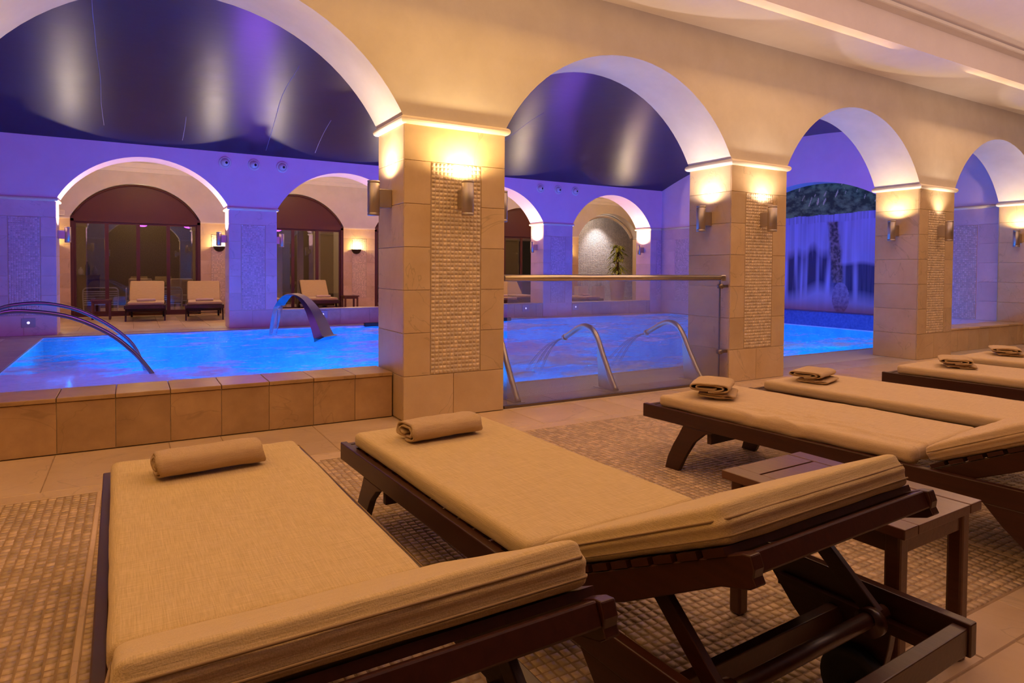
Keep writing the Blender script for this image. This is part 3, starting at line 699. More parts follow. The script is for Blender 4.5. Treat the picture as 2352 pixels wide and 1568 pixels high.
for i, x in enumerate(PX[:4]):
    lamp_at(x+PW+e, PD/2, pi/2, ['cylindrical metal uplight on the right face of the pillar left of the frame', 'cylindrical metal uplight hidden on the right face of the nearest pillar', 'cylindrical metal uplight hidden on the right face of the second pillar', 'cylindrical metal uplight hidden on the right face of the third pillar'][i], 22, (1, .76, .52))
fl_ = ['violet-lit cylindrical lamp on the pillar behind the curved handrails', 'violet-lit cylindrical lamp left of the second pillar across the pool, before a bowl sconce', 'violet-lit cylindrical lamp right of the second pillar across the pool, above the water spout']
lamp_at(FX[0]+PW+e, YF+.3, pi/2, fl_[0], 80, (1, .78, .6)); lamp_at(FX[1]-e, YF+.3, -pi/2, fl_[1], 80, (1, .78, .6)); lamp_at(FX[1]+PW+e, YF+.3, pi/2, fl_[2], 80, (1, .78, .6))
lamp_at(FX[2]-e, YF+.3, -pi/2, 'cylindrical lamp on the left face of the hidden pillar across the pool', 80, (1, .78, .6))
lamp_at(FX[2]+PW+e, YF+.3, pi/2, 'cylindrical lamp on the right face of the hidden pillar across the pool', 80, (1, .78, .6))
lamp_at(FX[3]-e, YF+.3, -pi/2, 'small cylindrical lamp over the barrier, left of the plant alcove pillar', 80, (1, .76, .45))
lamp_at(FX[3]+PW+e, YF+.3, pi/2, 'cylindrical lamp inside the plant alcove arch, hidden by its left pillar', 80, (1, .76, .45))
lamp_at(FX[4]-e, YF+.3, -pi/2, 'small cylindrical lamp inside the plant alcove arch, right of the plant', 80, (1, .76, .45))

# bowl sconces in the far lounge
def sconce(x, label):
    t = thing('bowl_sconce', label, 'sconce', (x, YB, 1.74))
    pr_ = [(.14*sin(a), -.14*cos(a)*1.0) for a in np.linspace(0, pi/2, 9)]
    mb = MB(); n = 18; vs = []
    for r_, h in pr_:
        for k in range(n+1): a = pi+pi*k/n; vs.append((r_*cos(a), r_*sin(a)*.9, h))
    fs = [(i*(n+1)+k, i*(n+1)+k+1, (i+1)*(n+1)+k+1, (i+1)*(n+1)+k) for i in range(len(pr_)-1) for k in range(n)]
    mb.add(vs, fs, True); mb.obj('bowl', M_BRIM, t)
    MB().box((-.05, -.012, -.12), (.05, 0, -.02)).obj('wall_plate', M_BRIM, t)
    MB().lathe([(0, -.05), (.02, -.04), (.03, -.01), (.02, .01), (0, .015)], (0, -.06, 0), 12).obj('bulb', M_LENS, t)
    point('sconce_light', (0, -.075, .05), 26, (1, .70, .30), .03, t)
for i, x in enumerate((-3.5, .14, 3.75, 7.43, 11.1)):
    sconce(x, ['dark bowl sconce on the back wall, left of the first doors', 'dark half bowl sconce glowing on the back wall beside the second lounger', 'dark half bowl sconce glowing above the brown lounger', 'dark half bowl sconce on the back wall behind the hidden pillar', 'dark half bowl sconce on the back wall left of the plant alcove'][i])

# ---------------------------------------------------------------- eyeball nozzles and small wall lights
def nozzle(x, label, flip):
    t = thing('eyeball_spotlight', label, 'spotlight', (x, YF, 3.243))
    MB().lathe([(.115, 0), (.115, -.012), (.100, -.022), (.082, -.022), (.078, -.010), (.078, 0)], (0, 0, 0), 28, 'y').obj('ring', M_WHITEP, t)
    mb = MB().lathe([(.078*sin(a), -.078*cos(a)) for a in np.linspace(.32, pi/2, 9)], (0, 0, 0), 24, 'y'); o = mb.obj('ball', M_WHITEP, t); o.rotation_euler = (.15, 0, .25*flip)
    mb = MB().lathe([(.078*sin(a), -.0785*cos(a)) for a in (.001, .12, .24, .33)], (0, 0, 0), 18, 'y'); o = mb.obj('aperture', M_HOLE, t); o.rotation_euler = (.15, 0, .25*flip)
for i, x in enumerate((-.24, .29, .83)): nozzle(x, ['left', 'middle', 'right'][i]+' one of three white eyeball spots above the left far pillar', 1)
for i, x in enumerate((7.08, 7.62, 8.16)): nozzle(x, ['left', 'middle', 'right'][i]+' one of three white eyeball spots above the barrier-side far pillar', 1)
M_MARK = plain('marker_plate', (.40, .38, .45), .35); M_MARKL = emit('marker_dot', (.75, .7, 1), 1.2)
for x, lb in ((-3.36, 'square marker light with pale dot low on the far left pillar'), (1.64, 'square marker light on the low wall right of the water spout'), (6.66, 'square marker light low behind the glass barrier near the nearest pillar'), (8.19, 'square marker light low behind the glass barrier below the plant alcove edge')):
    t = thing('marker_light', lb, 'light', (x, YF-(.014 if x > 0 else 0), .225)); MB().box((-.10, -.014, -.08), (.10, 0, .08)).obj('plate', M_MARK, t, bevel=.004)
    MB().lathe([(0, -.018), (.022, -.018), (.022, -.012)], (0, 0, 0), 14, 'y').obj('lens', M_MARKL, t)

# ---------------------------------------------------------------- glass barrier
t = thing('glass_barrier', 'glass barrier with round steel handrail between the two nearest pillars', 'barrier', (2.28, .03, 0)); ox = 2.28
MB().box((.955-ox, -.006, .012), (3.555-ox, .006, 1.10)).obj('glass_pane', M_GLASS, t)
MB().tube([(.915-ox, 0, 1.125), (3.60-ox, 0, 1.125)], .029, 18).obj('handrail', M_STEEL, t)
MB().box((3.555-ox, -.03, 1.09), (3.62-ox, .03, 1.155)).obj('rail_end', M_STEEL, t, bevel=.01)
MB().box((.92-ox, -.018, 0), (3.66-ox, .018, .022)).obj('bottom_channel', M_SCREW, t)
MB().box((3.555-ox, -.008, .012), (3.562-ox, .008, 1.09)).obj('edge_strip', M_SCREW, t)
for z in (1.035, .335):
    MB().lathe([(0, -.024), (.026, -.024), (.026, .024), (0, .024)], (3.565-ox, 0, z), 16, 'y').box((3.565-ox, -.012, z-.014), (3.67-ox, .012, z+.014)).obj('glass_clamp', M_SCREW, t)

# ---------------------------------------------------------------- water pipes
def smooth(pts, n=8):
    pts = [Vector(p) for p in pts]; P = [pts[0]*2-pts[1]]+pts+[pts[-1]*2-pts[-2]]; out = []
    for i in range(1, len(P)-2):
        for k in range(n):
            t = k/n; a, b_, c, d = P[i-1:i+3]
            out.append(.5*((2*b_)+(c-a)*t+(2*a-5*b_+4*c-d)*t*t+(3*b_-a-3*c+d)*t**3))
    return out+[pts[-1]]
for x, lb in ((1.17, 'steel water pipe whose bent top is hidden by the nearest pillar'), (2.30, 'bent steel water pipe spraying into the pool behind the middle of the barrier'), (3.50, 'bent steel water pipe spraying behind the right end of the glass barrier')):
    t = thing('water_pipe', lb, 'water pipe', (x, .33, 0))
    c = smooth([(0, -.13, .0), (0, -.02, .16), (0, .09, .34), (0, .17, .485), (0, .26, .575), (0, .37, .605), (0, .48, .585), (0, .60, .53), (0, .745, .455)], 6)
    MB().tube(c, .030, 16).obj('pipe', M_STEEL, t)
    MB().prism([(-.13, 0), (.135, 0), (.155, .22), (.17, .36), (.15, .45)], 'x', -.010, .010).obj('fin', M_STEEL, t)
    MB().box((-.05, -.17, -.001), (.05, .17, .006)).obj('foot_plate', M_STEEL, t)
    MB().tube([(0, .735, .462), (0, .775, .442)], .035, 16).obj('nozzle', M_STEEL, t)
    for k in range(3 if x > 2 else 0):
        dx = (k-1)*.035
        pts = [(dx*q*2.5, .78+q*.62, .437-.10*q-.36*q*q*(.9+.1*k)) for q in np.linspace(0, 1, 10)]
        MB().tube(pts, [.004+.012*q for q in np.linspace(0, 1, 10)], 8).obj('water_jet', M_JET, t)

def arc_pipe(pts, lb):
    m = Vector(pts[-1]); t = thing('curved_handrail', lb, 'handrail', (m.x, m.y, 0)); c = [Vector(p)-Vector((m.x, m.y, 0)) for p in smooth(pts, 8)]
    MB().tube(c, .024, 16).obj('rail_tube', M_STEELD, t); MB().lathe([(0, .012), (.07, .012), (.07, 0), (0, 0)], (c[0].x, c[0].y, 0), 18).obj('base_flange', M_STEEL, t)
arc_pipe([(-3.36, 3.72, 0), (-3.30, 3.72, .32), (-3.18, 3.72, .60), (-3.01, 3.72, .705), (-2.79, 3.72, .72), (-2.41, 3.72, .648), (-2.05, 3.72, .452), (-1.80, 3.72, .21), (-1.62, 3.72, -.05), (-1.56, 3.72, -.2)], 'nearer of the two curved steel handrails dipping into the water at the left')
arc_pipe([(-3.48, 5.3, 0), (-3.42, 5.3, .34), (-3.33, 5.3, .60), (-3.22, 5.3, .68), (-3.02, 5.3, .722), (-2.75, 5.3, .722), (-2.43, 5.3, .632), (-2.1, 5.3, .43), (-1.85, 5.3, .19), (-1.73, 5.3, -.05), (-1.67, 5.3, -.25)], 'farther of the two curved steel handrails dipping into the water at the left')

# arched spout with water sheet
t = thing('water_spout', 'broad arched metal spout pouring a sheet of water at the far side of the pool', 'water spout', (1.07, 6.8, -.03), radians(-50))
prof = smooth([(.03, 0, -.06), (0, 0, .0), (-.13, 0, .31), (-.25, 0, .52), (-.40, 0, .68), (-.57, 0, .755), (-.73, 0, .72), (-.85, 0, .61), (-.90, 0, .54)], 6)
wd = [max(.14, .26-.12*min(1, i/22)) for i in range(len(prof))]; th_ = [max(.012, .19-.185*min(1, (i/30)**.8)) for i in range(len(prof))]
vs = []
for i, p in enumerate(prof):
    tg = (prof[min(i+1, len(prof)-1)]-prof[max(i-1, 0)]).normalized(); nn = Vector((tg.z, 0, -tg.x))  # outward side
    for sy, so in ((-1, 0), (1, 0), (1, 1), (-1, 1)): vs.append(p+Vector((0, sy*wd[i]*(1 if so == 0 else .75), 0))+nn*(th_[i]*so))
n = len(prof); fs = [(i*4+k, i*4+(k+1) % 4, (i+1)*4+(k+1) % 4, (i+1)*4+k) for i in range(n-1) for k in range(4)]+[(0, 1, 2, 3), (n*4-1, n*4-2, n*4-3, n*4-4)]
MB().add(vs, fs).obj('spout', M_STEELD, t)
vs = []; m_ = 14
for i in range(m_):
    q = i/(m_-1); x_ = -.90-.15*q**.8; z_ = .54-.55*q**1.25; w_ = .125-.02*q
    vs += [(x_, -w_, z_), (x_, w_, z_), (x_-.012, w_, z_), (x_-.012, -w_, z_)]
fs = [(i*4+k, i*4+(k+1) % 4, (i+1)*4+(k+1) % 4, (i+1)*4+k) for i in range(m_-1) for k in range(4)]
MB().add(vs, fs, True).obj('water_sheet', M_JET, t)
# grab bar at far pool edge
t = thing('pool_bar', 'dark grab bar fixed at the far pool edge near the nearest pillar', 'bar', (5.9, 8.55, 0))
MB().box((-.35, -.05, -.03), (.06, .05, .05)).obj('housing', M_BLACK, t, bevel=.01); MB().tube([(.06, 0, .02), (.5, 0, .02)], .018, 8).obj('bar', M_STEEL, t)
c = copy_thing(t, (2.75, 8.55, 0), 0, 'dark grab bar at the far pool edge right of the water spout'); c.rotation_euler = (0, 0, 0)

# ---------------------------------------------------------------- sun loungers
def cush_disp(seed, amp, wr=0, ridges=False, l=1.5):
    def f(co):
        d = amp*noise.noise(Vector((co.x*2.2+seed, co.y*1.8, co.z*2)))
        d += amp*.35*noise.noise(Vector((co.x*9+seed, co.y*7, co.z*5)))
        if wr:
            w_ = noise.noise(Vector((co.x*8.5+co.y*2.6+seed, co.y*1.3-co.x*.6, .7))); w2 = noise.noise(Vector((co.x*13-co.y*2.2+seed, co.y*1.9+co.x, 1.7)))
            mask = max(0, min(1, .5+1.4*noise.noise(Vector((co.x*1.4, co.y*1.5, seed)))))
            d += wr*(max(0, 1-abs(w_)*4.5)**1.4+.8*max(0, 1-abs(w2)*4)**1.4)*mask*(.3+.7*min(1, max(0, (-co.y+.7)/.5)))
        return d
    return f
def leg_poly(m):  # y (head is -y), z ; foot end at y=0
    outer = [(-.186, 0), (-.205, .07), (-.245, .152), (-.29, .225), (-.318, .278)]
    inner = [(-.545, .278), (-.47, .255), (-.40, .195), (-.335, .094), (-.288, 0)]
    return [(y, z) for y, z in outer+inner]
def make_lounger(label, ang=25.4, seed=1., wr=0.0, head=True, cush=M_CUSH, cushion=True, backlen=.70, mat_w=M_WOOD, seat_t=.070, seatl=1.61, total=2.38):
    """local frame: origin at floor centre of the foot end, head toward -y, width .79"""
    t = thing('sun_lounger', label, 'sun lounger'); hw = .395; A = radians(ang); HY = -seatl   # hinge y
    for s in (-1, 1):
        x0, x1 = sorted((s*hw, s*(hw-.032)))
        MB().box((x0, -total, .278), (x1, 0, .36)).obj('side_rail', mat_w, t, bevel=.004)
        MB().prism(leg_poly(0), 'x', x0+.001, x1-.001).obj('leg', mat_w, t, bevel=.003)
        # rear leg plate down to the wheel
        yb = -total+.28
        MB().prism([(yb+.26, .279), (yb+.19, .20), (yb+.10, .12), (yb+.035, .055), (yb-.045, .06), (yb-.075, .13), (yb-.09, .20), (yb-.10, .279)], 'x', x0+.001, x1-.001).obj('leg', mat_w, t, bevel=.003)
        w = MB().lathe([(0, -.016), (.055, -.016), (.060, -.020), (.088, -.020), (.092, -.014), (.092, .014), (.088, .020), (.060, .020), (.055, .016), (0, .016)], (s*(hw-.060), yb-.02, .092), 26, 'x').obj('wheel', M_BLACK, t)
    MB().tube([(-hw+.03, -total+.26, .092), (hw-.03, -total+.26, .092)], .010, 8).obj('axle', M_SCREW, t)
    MB().box((-hw+.033, -.032, .285), (hw-.033, -.002, .352)).obj('foot_crossbar', mat_w, t, bevel=.003)
    MB().box((-hw+.033, -total+.006, .285), (hw-.033, -total+.040, .350)).obj('head_crossbar', mat_w, t, bevel=.003)
    MB().box((-hw+.033, -.50, .20), (hw-.033, -.47, .262)).obj('stretcher', mat_w, t, bevel=.003)
    MB().box((-hw+.033, HY-.46, .205), (hw-.033, HY-.43, .275)).obj('stretcher', mat_w, t, bevel=.003)
    # seat slats
    n = 14
    for k in range(n):
        y0 = -.06-k*(seatl-.1)/n
        MB().box((-hw+.034, y0-.062, .338), (hw-.034, y0, .355)).obj('slat', mat_w, t)
    # racks
    for s in (-1, 1):
        MB().box(*[(min(s*(hw-.033), s*(hw-.058)), -total+.05, .262), (max(s*(hw-.033), s*(hw-.058)), -total+.50, .292)]).obj('rack', mat_w, t)
    # backrest frame, built flat then tilted about the hinge
    Mx = T((0, HY, .350)) @ Matrix.Rotation(-A, 4, 'X')
    def part(name, mb, m, bevel=0):
        mb.v = [tuple(Mx @ Vector(v)) for v in mb.v]; return mb.obj(name, m, t, bevel=bevel)
    bw = hw-.042
    BL = backlen+.045
    for s in (-1, 1):
        xa, xb = sorted((s*bw, s*(bw-.030)))
        part('back_rail', MB().prism([(0, -.010), (0, -.052), (-.10, -.076), (-.34, -.080), (-BL+.09, -.060), (-BL+.02, -.070), (-BL+.000, -.066), (-BL+.001, -.050), (-BL-.008, -.036), (-BL-.010, -.010), (-BL+.01, -.004)], 'x', xa, xb), mat_w, .003)
    part('back_head_rail', MB().box((-bw+.03, -BL, -.048), (bw-.03, -BL+.026, -.006)), mat_w, .004)
    n = 9
    for k in range(n):
        y0 = -.03-k*(BL-.06)/n
        part('slat', MB().box((-bw-.004, y0-.058, -.006), (bw+.004, y0, .010)), mat_w, 0)
    # prop: two struts and a round bar
    pv = Mx @ Vector((0, -.42, -.07)); ye, ze = -total+.19, .315
    for s in (-1, 1):
        MB().beam((s*.30, pv.y, pv.z), (s*.30, ye, ze), .022, .045).obj('prop_strut', mat_w, t, bevel=.003)
        MB().lathe([(0, -.014), (.036, -.014), (.036, .014), (0, .014)], (s*.275, ye, ze-.01), 18, 'x').obj('prop_hub', mat_w, t)
    MB().tube([(-.335, ye, ze), (.335, ye, ze)], .019, 14).obj('prop_bar', mat_w, t)
    if cushion:
        sl = seatl-.04-.10
        bm = rbox(.705, sl, seat_t, .026, 26 if wr == 0 else 80, 44 if wr == 0 else 110, 3, cush_disp(seed, .005, wr))
        c = bm_obj(bm, 'seat_cushion', cush, t, T((-.012, -.10-sl/2, .356+seat_t/2)))
        for zz_ in (.372, .402):
            x_, y0, y1 = .354, -.13, -.07-sl
            pts = [(-x_, y1, zz_), (-x_, y0, zz_), (-x_+.03, y0+.03, zz_), (x_-.03, y0+.03, zz_), (x_, y0, zz_), (x_, y1, zz_)]
            MB().tube(pts, .0022, 5).obj('seam', M_SEAM, c)
        def dz(co, f0=cush_disp(seed+5, .005, wr*.35)):
            d = f0(co)
            e_ = max(abs(co.x)-.33, -co.y-(backlen/2-.03))
            if e_ > 0: d += .0028*cos(co.z*190)*min(1, e_/.02)
            d += .012*math.exp(-((co.y-backlen/2)/.05)**2)*(-1)
            return d
        bm = rbox(.705, backlen, .078, .028, 30, 34, 16, dz)
        c = bm_obj(bm, 'back_cushion', cush, t, Mx @ T((0, -backlen/2-.012, .0115+.040)))
        for zz_ in (.028, .060):
            pts = [Mx @ Vector(p) for p in ((-.356, -.04, zz_), (-.356, -backlen+.015, zz_), (-.335, -backlen-.014, zz_), (.335, -backlen-.014, zz_), (.356, -backlen+.015, zz_), (.356, -.04, zz_))]
            MB().tube(pts, .0024, 5).obj('seam', M_SEAM, c)
        pts = [(.34, HY+.02, .39), (.365, HY+.01, .37), (.37, HY-.005, .345)]
        MB().tube(smooth(pts, 4), .004, 6).obj('tie', M_SEAM, c)
    return t
def place(l, corner, deg):
    a = radians(deg); l.rotation_euler = (0, 0, a); l.location = (corner[0]+.395*cos(a), corner[1]+.395*sin(a), 0); return l
L1 = place(make_lounger('dark sun lounger with smooth sand cushion and rolled towel in the left foreground', seed=1.3), (-1.937, -1.684), .91)
L2 = place(make_lounger('foreground sun lounger left of the slatted table, its dark underframe in view', seed=4.1), (-.966, -1.681), 2.32)
L3 = place(make_lounger('sun lounger right of the slatted table, with loose wrinkled cushion cover', seed=7.7, wr=.016, cush=M_CUSH2), (.957, -1.686), 4.57)
L4 = place(make_lounger('sun lounger directly behind the wrinkled one, flat sand cushion', seed=9.2, cush=M_CUSH2), (1.99, -1.64), 4.0)
L5 = copy_thing(L4, (0, 0, 0), 0, 'sun lounger at the right edge with a dark rail end toward the third pillar'); place(L5, (3.609, -1.677), 4.6)
L6 = copy_thing(L4, (0, 0, 0), 0, 'farthest front sun lounger, low at the right picture edge'); place(L6, (4.72, -1.60), 4.6)
# far loungers, steeper backs
A1 = make_lounger('lounger across the pool nearest the small table, before the glass doors', ang=47, seed=2.2, backlen=.62, seatl=1.12, total=1.9)
A1.location = (-1.58, 11.42, 0); A1.rotation_euler = (0, 0, radians(180-3))
def far_copy(x, y, deg, lb, src=None):
    return copy_thing(src or A1, (x, y, 0), radians(deg), lb)
far_copy(-.42, 11.15, 176, 'lounger across the pool below the bowl sconce, right of its twin')
far_copy(1.05, 12.05, 176, 'lounger across the pool mostly hidden behind the arched spout')
far_copy(2.45, 12.0, 178, 'lounger across the pool right of the arched spout, with a rolled towel')
AB = make_lounger('brown fabric lounger without cushion, turned sideways by the nearest pillar across the pool', ang=50, seed=3, cushion=False, backlen=.62, seatl=1.12, total=1.9)
AB.location = (4.55, 11.9, 0); AB.rotation_euler = (0, 0, radians(-112+180))
Mx = T((0, -1.16, .355)) @ Matrix.Rotation(-radians(50), 4, 'X')
bm_obj(rbox(.70, .62, .02, .008, 6, 6, 2), 'back_sling', M_BROWN, AB, Mx @ T((0, -.32, .025))); bm_obj(rbox(.70, 1.08, .02, .008, 6, 6, 2), 'seat_sling', M_BROWN, AB, T((0, -.58, .366)))
far_copy(7.0, 10.5, 176, 'lounger across the pool seen dimly through the left of the glass barrier')
far_copy(8.3, 11.5, 176, 'lounger across the pool with raised back, seen through the glass barrier')
far_copy(9.75, 10.1, 200, 'lounger whose towel end shows under the handrail before the plant alcove')

# ---------------------------------------------------------------- towels
def towel(label, w, dep, h, turns=2.6, seed=0., m=M_TOWEL, ragged=.004, tail=.0):
    """folded roll; axis along x (width w), depth dep along y, height h, resting on z=0"""
    prof = []; n = 90; th = .0085
    for i in range(n+1):
        a = i/n*turns*2*pi; q = 1-(i/n)*.78
        x = cos(a-pi/2)*q; z = sin(a-pi/2)*q
        sx = (abs(x)**.62)*(1 if x > 0 else -1); sz = (abs(z)**.85)*(1 if z > 0 else -1)
        prof.append(Vector((0, -sx*(dep/2-th), h/2+sz*(h/2-th))))
    if tail: prof = [Vector((0, -tail, th)), Vector((0, -tail*.5, th))]+prof
    nx_ = 26; me_v = []; m_ = len(prof)
    for k in range(nx_+1):
        x = -w/2+w*k/nx_
        for i, p in enumerate(prof):
            tg = (prof[min(i+1, m_-1)]-prof[max(i-1, 0)]).normalized(); nn = Vector((0, -tg.z, tg.y))
            e_ = ragged*noise.noise(Vector((i*.12, seed, k*.0)))*4*(1 if k in (0, nx_) else 0)
            d = .004*noise.noise(Vector((x*9+seed, p.y*12, p.z*12)))+.0025*noise.noise(Vector((x*24, i*.4, seed)))
            edge = min(1, min(k, nx_-k)/2.0)
            sag = 1-.03*(1-edge)
            b_ = Vector((x+e_, p.y*sag, max(.001, p.z*sag)))
            me_v.append((b_+nn*(th*.5+d), b_-nn*(th*.5-d*.3)))
    vs = []; 
    for a, b_ in me_v: vs += [(a.x, a.y, max(.0005, a.z)), (b_.x, b_.y, max(.0002, b_.z))]
    def id_(k, i, s): return (k*m_+i)*2+s
    fs = []
    for k in range(nx_):
        for i in range(m_-1):
            fs.append((id_(k, i, 0), id_(k, i+1, 0), id_(k+1, i+1, 0), id_(k+1, i, 0))); fs.append((id_(k, i, 1), id_(k+1, i, 1), id_(k+1, i+1, 1), id_(k, i+1, 1)))
    for i in range(m_-1):
        for k in (0, nx_): fs.append((id_(k, i, 0), id_(k, i+1, 0), id_(k, i+1, 1), id_(k, i, 1)))
    for k in range(nx_):
        for i in (0, m_-1): fs.append((id_(k, i, 0), id_(k+1, i, 0), id_(k+1, i, 1), id_(k, i, 1)))
    o = MB().add(vs, fs, True).obj('towel', m); return tag(o, label, 'towel')
def put(o, L_, s, t_, z=.4275, rz=0):
    a = L_.rotation_euler.z; c = L_.location; o.location = (c.x+sin(a)*s+cos(a)*t_, c.y-cos(a)*s+sin(a)*t_, z); o.rotation_euler = (0, 0, a+rz)
t1 = towel('rolled sand towel on the left foreground lounger', .37, .19, .10, seed=1); put(t1, L1, .385, -.045, .4275, radians(6))
t2 = towel('folded sand towel on the foreground lounger next to the nearest pillar', .36, .21, .098, 2.0, seed=4); put(t2, L2, .37, -.045, .4275, radians(3))
def folded(label, w, dep, h, seed, turn):
    t = thing('towel', label, 'towel')
    a = towel('x', w, dep, h*.62, 2.2, seed); a.parent = t; a.name = 'upper_fold'; a.location = (0, .01, h*.30)
    for k in ('label', 'category'): del a[k]
    b_ = towel('x', w*.95, dep*1.02, h*.34, 1.4, seed+3, ragged=.006); b_.parent = t; b_.name = 'lower_fold'; b_.location = (.015, -.015, 0)
    for k in ('label', 'category'): del b_[k]
    b_.rotation_euler = (0, 0, radians(3)); return t
t3 = folded('crumpled folded towel on the wrinkled lounger cushion', .30, .27, .115, 2, 0); put(t3, L3, .33, -.13, .434, radians(30))
t4 = folded('folded towel on the lounger behind the wrinkled one, before the second pillar', .30, .26, .10, 5, 0); put(t4, L4, .32, -.10, .4275, radians(12))
t5 = folded('folded towel on the lounger whose dark rail points at the third pillar', .30, .27, .095, 8, 0); put(t5, L5, .42, -.06, .4275, radians(24))
t6 = folded('folded towel at the right picture edge on the farthest front lounger', .30, .27, .09, 11, 0); put(t6, L6, .34, .10, .4275, radians(24))
for x, y, r_, lb in ((-1.55, 11.78, 3, 'small rolled towel on the lounger by the small table across the pool'), (-.39, 11.52, -3, 'small rolled towel on the lounger below the bowl sconce'), (1.08, 12.42, 0, 'small rolled towel on the lounger behind the arched spout'), (2.50, 12.36, 0, 'small rolled towel on the lounger right of the arched spout'), (7.02, 10.87, -4, 'pale rolled towel seen through the left of the barrier'), (9.62, 10.46, 20, 'pale rolled towel seen through the barrier under the plant alcove')):
    o = towel(lb, .36, .13, .075, 2.0, seed=x, m=M_TOWEL2); o.location = (x, y, .4275); o.rotation_euler = (0, 0, radians(r_))

# ---------------------------------------------------------------- tables
def make_table(label, w, l, h, n=6):
    t = thing('side_table', label, 'table'); a, b_ = w/2, l/2
    for s in (-1, 1):   # side boards along the length
        x0, x1 = sorted((s*a, s*(a-.072))); MB().box((x0, -b_, h-.030), (x1, b_, h)).obj('side_board', M_WOOD2, t, bevel=.003)
    for k in range(n):
        y0 = -b_+k*l/n; MB().box((-a+.074, y0+(.0 if k == 0 else .004), h-.028), (a-.074, y0+l/n-(.0 if k == n-1 else .004), h-.001)).obj('slat', M_WOOD2, t, bevel=.002)
    for s in (-1, 1):
        MB().box((min(s*(a-.03), s*(a-.052)), -b_+.03, h-.088), (max(s*(a-.03), s*(a-.052)), b_-.03, h-.029)).obj('apron', M_WOOD2, t)
        MB().box((-a+.03, min(s*(b_-.03), s*(b_-.052)), h-.088), (a-.03, max(s*(b_-.03), s*(b_-.052)), h-.029)).obj('apron', M_WOOD2, t)
        for q in (-1, 1):
            x0, x1 = sorted((s*(a-.022), s*(a-.068))); y0, y1 = sorted((q*(b_-.022), q*(b_-.068)))
            MB().box((x0, y0, 0), (x1, y1, h-.029)).obj('leg', M_WOOD2, t, bevel=.008)
    return t
P3_, P4_ = Vector((-.05, -3.17)), Vector((.425, -3.84))
tb = make_table('dark slatted wooden side table between two front loungers', .45, .62, .50); tb.location = (.19, -3.51, 0); tb.rotation_euler = (0, 0, radians(2))
tb.rotation_euler = (0, 0, radians(1.5))
tf = make_table('small dark wooden table left of the loungers across the pool', .42, .42, .45, 5); tf.location = (-2.42, 12.6, 0)
tg_ = copy_thing(tf, (3.35, 12.85, 0), 0, 'small dark wooden table between cushioned and brown loungers across the pool')

# ---------------------------------------------------------------- doors and what stands behind them
def doorset(n, a, w=2.76, panes=4):
    d = bpy.data.objects.new('door_%d' % n, None); COL.objects.link(d); d.location = (a+w/2, YB+.02, 0); struct(d); hw = w/2; zt = 2.27
    mb = MB()
    for s in (-1, 1): mb.box((min(s*hw, s*(hw-.07)), 0, 0), (max(s*hw, s*(hw-.07)), .12, zt+.06))
    mb.box((-hw, 0, zt), (hw, .12, zt+.10)).box((-hw, 0, 0), (hw, .12, .05)); mb.obj('door_frame', M_DOOR, d)
    # tympanum
    poly = [(x, max(arch_z(x, hw), HS)-.012) for x in np.linspace(-hw+.015, hw-.015, 33)]; poly = [(-hw+.015, zt+.10)]+poly+[(hw-.015, zt+.10)]
    MB().prism(poly, 'y', .03, .07).obj('arched_panel', M_DOOR, d)
    rim = [(x, .015, max(arch_z(x, hw), HS)-.045) for x in np.linspace(-hw+.05, hw-.05, 33)]
    MB().tube(rim, .022, 6).obj('arch_trim', M_DOOR, d)
    pw = (w-.14)/panes
    for k in range(panes):
        x0 = -hw+.07+k*pw; lf = MB().box((x0, .045, .05), (x0+.04, .09, zt)).box((x0+pw-.04, .045, .05), (x0+pw, .09, zt)).box((x0+.04, .045, zt-.05), (x0+pw-.04, .09, zt)).box((x0+.04, .045, .05), (x0+pw-.04, .09, .12)).obj('door_leaf', M_DOOR, d)
        MB().box((x0+.04, .062, .12), (x0+pw-.04, .070, zt-.05)).obj('pane', M_DGLASS, lf)
for i in range(4): doorset(i+1, BX[i])
# spa room behind
struct(MB().box((-4.6, 17.3, -.3), (11.4, 17.5, 4.2)).obj('wall_behind_doors', M_DARKMOS))
struct(MB().box((-4.6, YB+.35, 3.3), (17.6, 17.4, 3.5)).obj('ceiling', M_PLASTER))
for x in (-3.9, .35, 4.1, 7.8): struct(MB().box((x, 14.8, 0), (x+.35, 17.3, 3.3)).obj('trim_5', M_PLASTER))
for x in (-1.6, 2.3, 6): point('spa_light', (x, 16.0, 3.0), 45, (1, .7, .42), .08)  # added point fills without fixtures, brighten the room behind the doors
# slim slatted screens of the second bay
for k, x in enumerate((1.3, 1.9, 2.5, 3.0)):
    tag(MB().box((x-.09, 15.0, 0), (x+.09, 15.05, 2.3)).obj('screen_panel', M_PLASTER2), ['first', 'second', 'third', 'fourth'][k]+' upright pale panel from the left behind the doors right of the arched spout', 'panel')
def white_chair(x, y, rz, label):
    t = thing('armchair', label, 'armchair', (x, y, 0), rz)
    bm_obj(rbox(.56, .10, .50, .04, 6, 3, 6), 'backrest', M_TOWEL2, t, T((0, .28, .63))); bm_obj(rbox(.56, .55, .14, .04, 6, 6, 3), 'seat', M_TOWEL2, t, T((0, 0, .37)))
    for s in (-1, 1):
        MB().tube(smooth([(s*.33, -.28, 0), (s*.33, -.28, .56), (s*.33, -.22, .60), (s*.33, .30, .60), (s*.33, .33, .3), (s*.33, .34, 0)], 4), .018, 8).obj('arm_frame', M_WHITEP, t)
    MB().box((-.33, -.26, .27), (.33, .30, .30)).obj('frame', M_WHITEP, t)
white_chair(-1.62, 15.2, 0, 'pale cushioned armchair behind the glass doors, left one'); white_chair(-.62, 15.2, 0, 'pale cushioned armchair behind the glass doors, right one')
